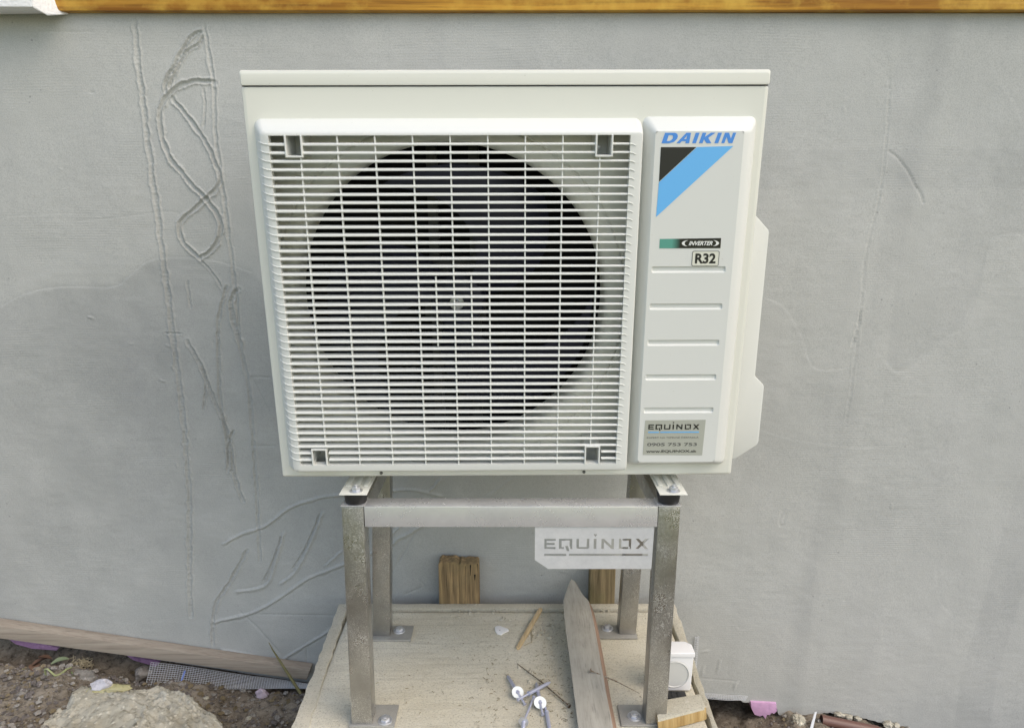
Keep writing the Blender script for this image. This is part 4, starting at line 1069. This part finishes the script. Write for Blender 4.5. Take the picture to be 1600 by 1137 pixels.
R_ = rock
R_('mortar_piece', 170, 1078, .085, (.055, .020, .016), 21, M_CHUNKY, 'yellowish mortar piece lying on the far edge of the concrete lump', 'mortar piece', None, 3, .3, .1)
R_('foam_scrap', 158, 1070, .10, (.030, .014, .014), 24, m_rubble('grey_white_scrap', (.48, .47, .50), (.60, .59, .63), 60), 'white foam scrap behind the yellowish mortar piece', 'foam scrap', None, 3, .3)
R_('clay_stone', 126, 1066, .045, (.050, .032, .036), 31, M_STONE, 'brown grey stone behind the concrete lump next to the pale stem', 'stone', None, 4, .25)
R_('clay_stone', 50, 1058, .05, (.020, .016, .016), 33, M_STONE, 'small grey stone left of the pale bent stem', 'stone', None, 3, .25)
R_('clay_stone', 222, 1052, .02, (.026, .020, .020), 35, M_STONE, 'grey stone just left of the glass fibre net', 'stone', None, 3, .25)
R_('yellow_scrap', 38, 1052, .06, (.012, .010, .016), 37, M_CHUNKY, 'small yellow scrap at the left end of the rubble', 'scrap', None, 2, .35)
R_('brick_bit', 306, 1077, .0, (.016, .010, .011), 41, M_ORST, 'orange brick bit between the concrete lump and the net', 'brick bit', None, 2, .3)
R_('pink_scrap', 409, 1086, -.005, (.019, .012, .019), 43, M_PINKST, 'pale pink foam scrap lying on the soil below the net', 'foam scrap', None, 3, .25)
R_('dark_shard', 390, 1089, -.02, (.032, .012, .010), 45, M_STONED, 'dark grey shard left of the pale pink scrap', 'shard', None, 3, .2, -.5)
R_('blue_grey_stone', 341, 1082, -.005, (.015, .012, .013), 47, M_STONED, 'blue grey pebble below the middle of the net', 'stone', None, 3, .25)
R_('olive_stone', 358, 1084, -.010, (.015, .011, .014), 49, M_CHUNKY, 'olive stone just right of the blue grey pebble', 'stone', None, 3, .2)
R_('brown_shard', 372, 1100, -.03, (.022, .010, .012), 51, M_STONE, 'brown shard below the olive stone', 'shard', None, 3, .2, -.6)
R_('concrete_bit', 1246, 1126, -.105, (.022, .018, .020), 61, M_CHUNK, 'crumbly concrete bit left of the cut pipe at the right wall foot', 'concrete bit', None, 4, .35)
for k, (px, py, s) in enumerate(((1312, 1116, .013), (1326, 1119, .014), (1340, 1122, .011), (1388, 1131, .015), (1400, 1133, .012))):
    p = aty(px, py, YW - .01)
    o = link('mortar_crumb', rock_mesh('mortar_crumb', (s, s * .7, s * .6), 70 + k, 3, .4), M_CHUNK, None, p)
    tag(o, ['leftmost mortar crumb above the brown pipe', 'mortar crumb above the middle of the brown pipe', 'small mortar crumb above the right part of the brown pipe', 'mortar crumb right of the brown pipe by the wall foot', 'rightmost mortar crumb at the wall foot'][k], 'mortar crumb', 'mortar crumbs at the right wall foot')

for k, (px_, py_, s_, m_, lb) in enumerate((
        (14, 1058, .013, M_STONE, 'grey stone at the left edge just below the batten'),
        (34, 1084, .012, M_STONE, 'pale stone lying on the clay bank at the far left'),
        (22, 1124, .010, M_STONED, 'dark stone in the bottom left corner'),
        (206, 1050, .009, M_CLAY, 'brown lump between the clay stones behind the concrete lump'),
        (352, 1112, .011, M_STONE, 'grey stone touching the right foot of the concrete lump'),
        (388, 1122, .008, M_CHUNK, 'pale stone at the bottom edge right of the concrete lump'),
        (432, 1102, .009, M_CLAY, 'brown stone below the pale pink scrap'),
        (447, 1082, .008, M_STONE, 'small grey stone between the pink scrap and the dry stalk'),
        (428, 1128, .010, M_STONED, 'dark stone at the bottom edge next to the plinth board'),
        (322, 1090, .008, M_CHUNK, 'pale pebble between the orange brick bit and the concrete lump'))):
    q = atz(px_, py_, .02); q = atz(px_, py_, gz(q.x, q.y) + .004)
    o = link('small_stone', rock_mesh('small_stone', (s_, s_ * .8, s_ * .6), 200 + k, 3, .3), m_, None, q, (0, 0, k * .7))
    tag(o, lb, 'stone')
# loose gravel and soil clods (uncountable)
mb = MB(); rr = random.Random(12)
def clod(mb, p, s, rr):
    vs = [p + Vector((x * s * rr.uniform(.6, 1.2), y * s * rr.uniform(.6, 1.2), z * s * rr.uniform(.5, .9))) for x, y, z in ((1, 0, 0), (0, 1, 0), (-1, 0, 0), (0, -1, 0), (0, 0, 1), (.5, .5, .6), (-.5, -.5, .6))]
    mb.add(vs, [(0, 5, 3), (0, 1, 5), (5, 4, 3), (1, 4, 5), (1, 2, 4), (2, 6, 4), (2, 3, 6), (6, 3, 4)])
GR = [MB(), MB(), MB()]
for k in range(9000):
    if rr.random() < .72: x = rr.uniform(-1.45, -.44)
    else: x = rr.uniform(.44, 1.3)
    y = rr.uniform(1.25, 1.84)
    s = rr.choice([.002, .0025, .003, .003, .004, .004, .006, .009]) * rr.uniform(.7, 1.2)
    clod(GR[rr.choice([0, 0, 1, 1, 1, 2])], Vector((x, y, gz(x, y) + s * .3)), s, rr)
for b_, m_, nm in zip(GR, (M_STONE, M_STONED, M_CLAY), ('gravel', 'dark_gravel', 'soil_clods')):
    o = b_.build(nm, m_); o['kind'] = 'stuff'

# dry straw tuft, stems, leaves
mb = MB(); rr = random.Random(30); c0_ = atz(128, 1036, .06)
for k in range(70):
    a = rr.uniform(0, 6.28); l = rr.uniform(.012, .040); p = c0_ + Vector((rr.gauss(0, .012), rr.gauss(0, .010), rr.uniform(-.015, .012)))
    d = Vector((math.cos(a), math.sin(a) * .6, rr.uniform(-.2, .7))) * l
    mb.tube([p - d * .5, p + Vector((rr.uniform(-.003, .003),) * 3), p + d * .5], .0007, 4)
o = mb.build('straw_tuft', M_STRAW); tag(o, 'dry tangled straw tuft under the batten behind the concrete lump', 'straw')
mb = MB(); p = [atz(75, 1072, .06), atz(72, 1058, .085), atz(70, 1045, .115), atz(74, 1044, .118), atz(86, 1055, .095), atz(94, 1053, .09), atz(104, 1045, .085), atz(112, 1042, .08)]
mb.tube(p, [.0028, .003, .0022, .002, .0026, .003, .0028, .0015], 8); o = mb.build('bent_stem', M_STEMG, smooth=True); tag(o, 'pale green plant stem bent into a sharp zigzag beside the concrete lump', 'stem')
mb = MB(); a = aty(470, 1083, 1.76); b = aty(436, 1030, 1.80); c = aty(420, 1003, 1.815)
mb.tube([a, aty(452, 1055, 1.78), b, aty(427, 1016, 1.81), c], [.0042, .0038, .0028, .0018, .0008], 8); mb.tube([aty(432, 1022, 1.805), aty(424, 1013, 1.80)], [.001, .0006], 5)
o = mb.build('dry_stalk', M_STEM, smooth=True); tag(o, 'olive dry stalk leaning on the batten beside the plinth', 'stalk')
def leaf(px, py, z, l, w_, a, m, label, curl=.3):
    p = atz(px, py, z); e_ = MB(); n = 7; vs = []
    for i in range(n):
        t = i / (n - 1); ww = 1.35 * w_ * math.sin(math.pi * min(.97, t * .9 + .06)) ** .8
        zc2 = math.sin(t * math.pi) * l * curl * .22
        vs += [(l * (t - .5), -ww, zc2 + ww * .35), (l * (t - .5), 0, zc2), (l * (t - .5), ww, zc2 + ww * .35)]
    fs = []
    for i in range(n - 1):
        fs += [(i * 3, i * 3 + 1, i * 3 + 4, i * 3 + 3), (i * 3 + 1, i * 3 + 2, i * 3 + 5, i * 3 + 4)]
    m2_ = [(x, y, z_ - .0006) for x, y, z_ in vs]
    e_.add(vs, fs); e_.add(m2_, [f[::-1] for f in fs])
    o = e_.build('leaf', m, None, smooth=True, loc=p, rot=(random.uniform(-.3, .3), random.uniform(-.3, .3), a)); tag(o, label, 'leaf'); return o
leaf(93, 1034, .075, .045, .012, .5, mat('pale_green_leaf', (.30, .37, .22), .6), 'pale green leaf left of the straw tuft')
leaf(88, 1060, .06, .040, .012, 1.1, M_LEAF, 'dark green leaf under the bent pale stem')
leaf(104, 1056, .07, .042, .010, -.3, M_LEAF, 'dark green leaf right of the bent pale stem')
leaf(62, 1034, .08, .040, .010, .9, M_LEAFB, 'red brown dead leaf left of the pale green leaf')
leaf(54, 1042, .075, .036, .010, 2.0, M_LEAFB, 'dark brown dead leaf below the red brown leaf')
leaf(70, 1028, .085, .034, .009, .2, M_LEAFB, 'small dead leaf uppermost of the brown ones')

# ---- pipe and metal strip at the right wall foot
pa = aty(1283, 1124, 1.815); pb = aty(1372, 1142, 1.80)
e = empty('cut_pipe', pa, 'dark brown cut plastic pipe lying at the right foot of the wall', 'pipe')
mb = MB(); d = (pb - pa); n = 28; u = d.normalized(); a_ = u.orthogonal().normalized(); b_ = u.cross(a_); vs = []
for r_, t in ((.0145, .02), (.0145, 0), (.0125, 0), (.0125, 1), (.0145, 1)):
    vs += [d * t + a_ * (r_ * math.cos(6.28319 * k / n)) + b_ * (r_ * math.sin(6.28319 * k / n)) for k in range(n)]
mb.add(vs, [(i * n + k, i * n + (k + 1) % n, ((i + 1) % 5) * n + (k + 1) % n, ((i + 1) % 5) * n + k) for i in range(5) for k in range(n)])
mb.build('pipe_wall', M_PIPE, e, smooth=True)
a = aty(1273, 1112, 1.80); b = aty(1264, 1142, 1.77); mb = MB()
mb.prism([a, a + Vector((.006, 0, .001)), b + Vector((.009, 0, 0)), b], (0, .0015, .0))
o = mb.build('metal_strip', M_NET, bevel=.0003); tag(o, 'thin grey metal strip standing beside the open end of the pipe', 'strip')
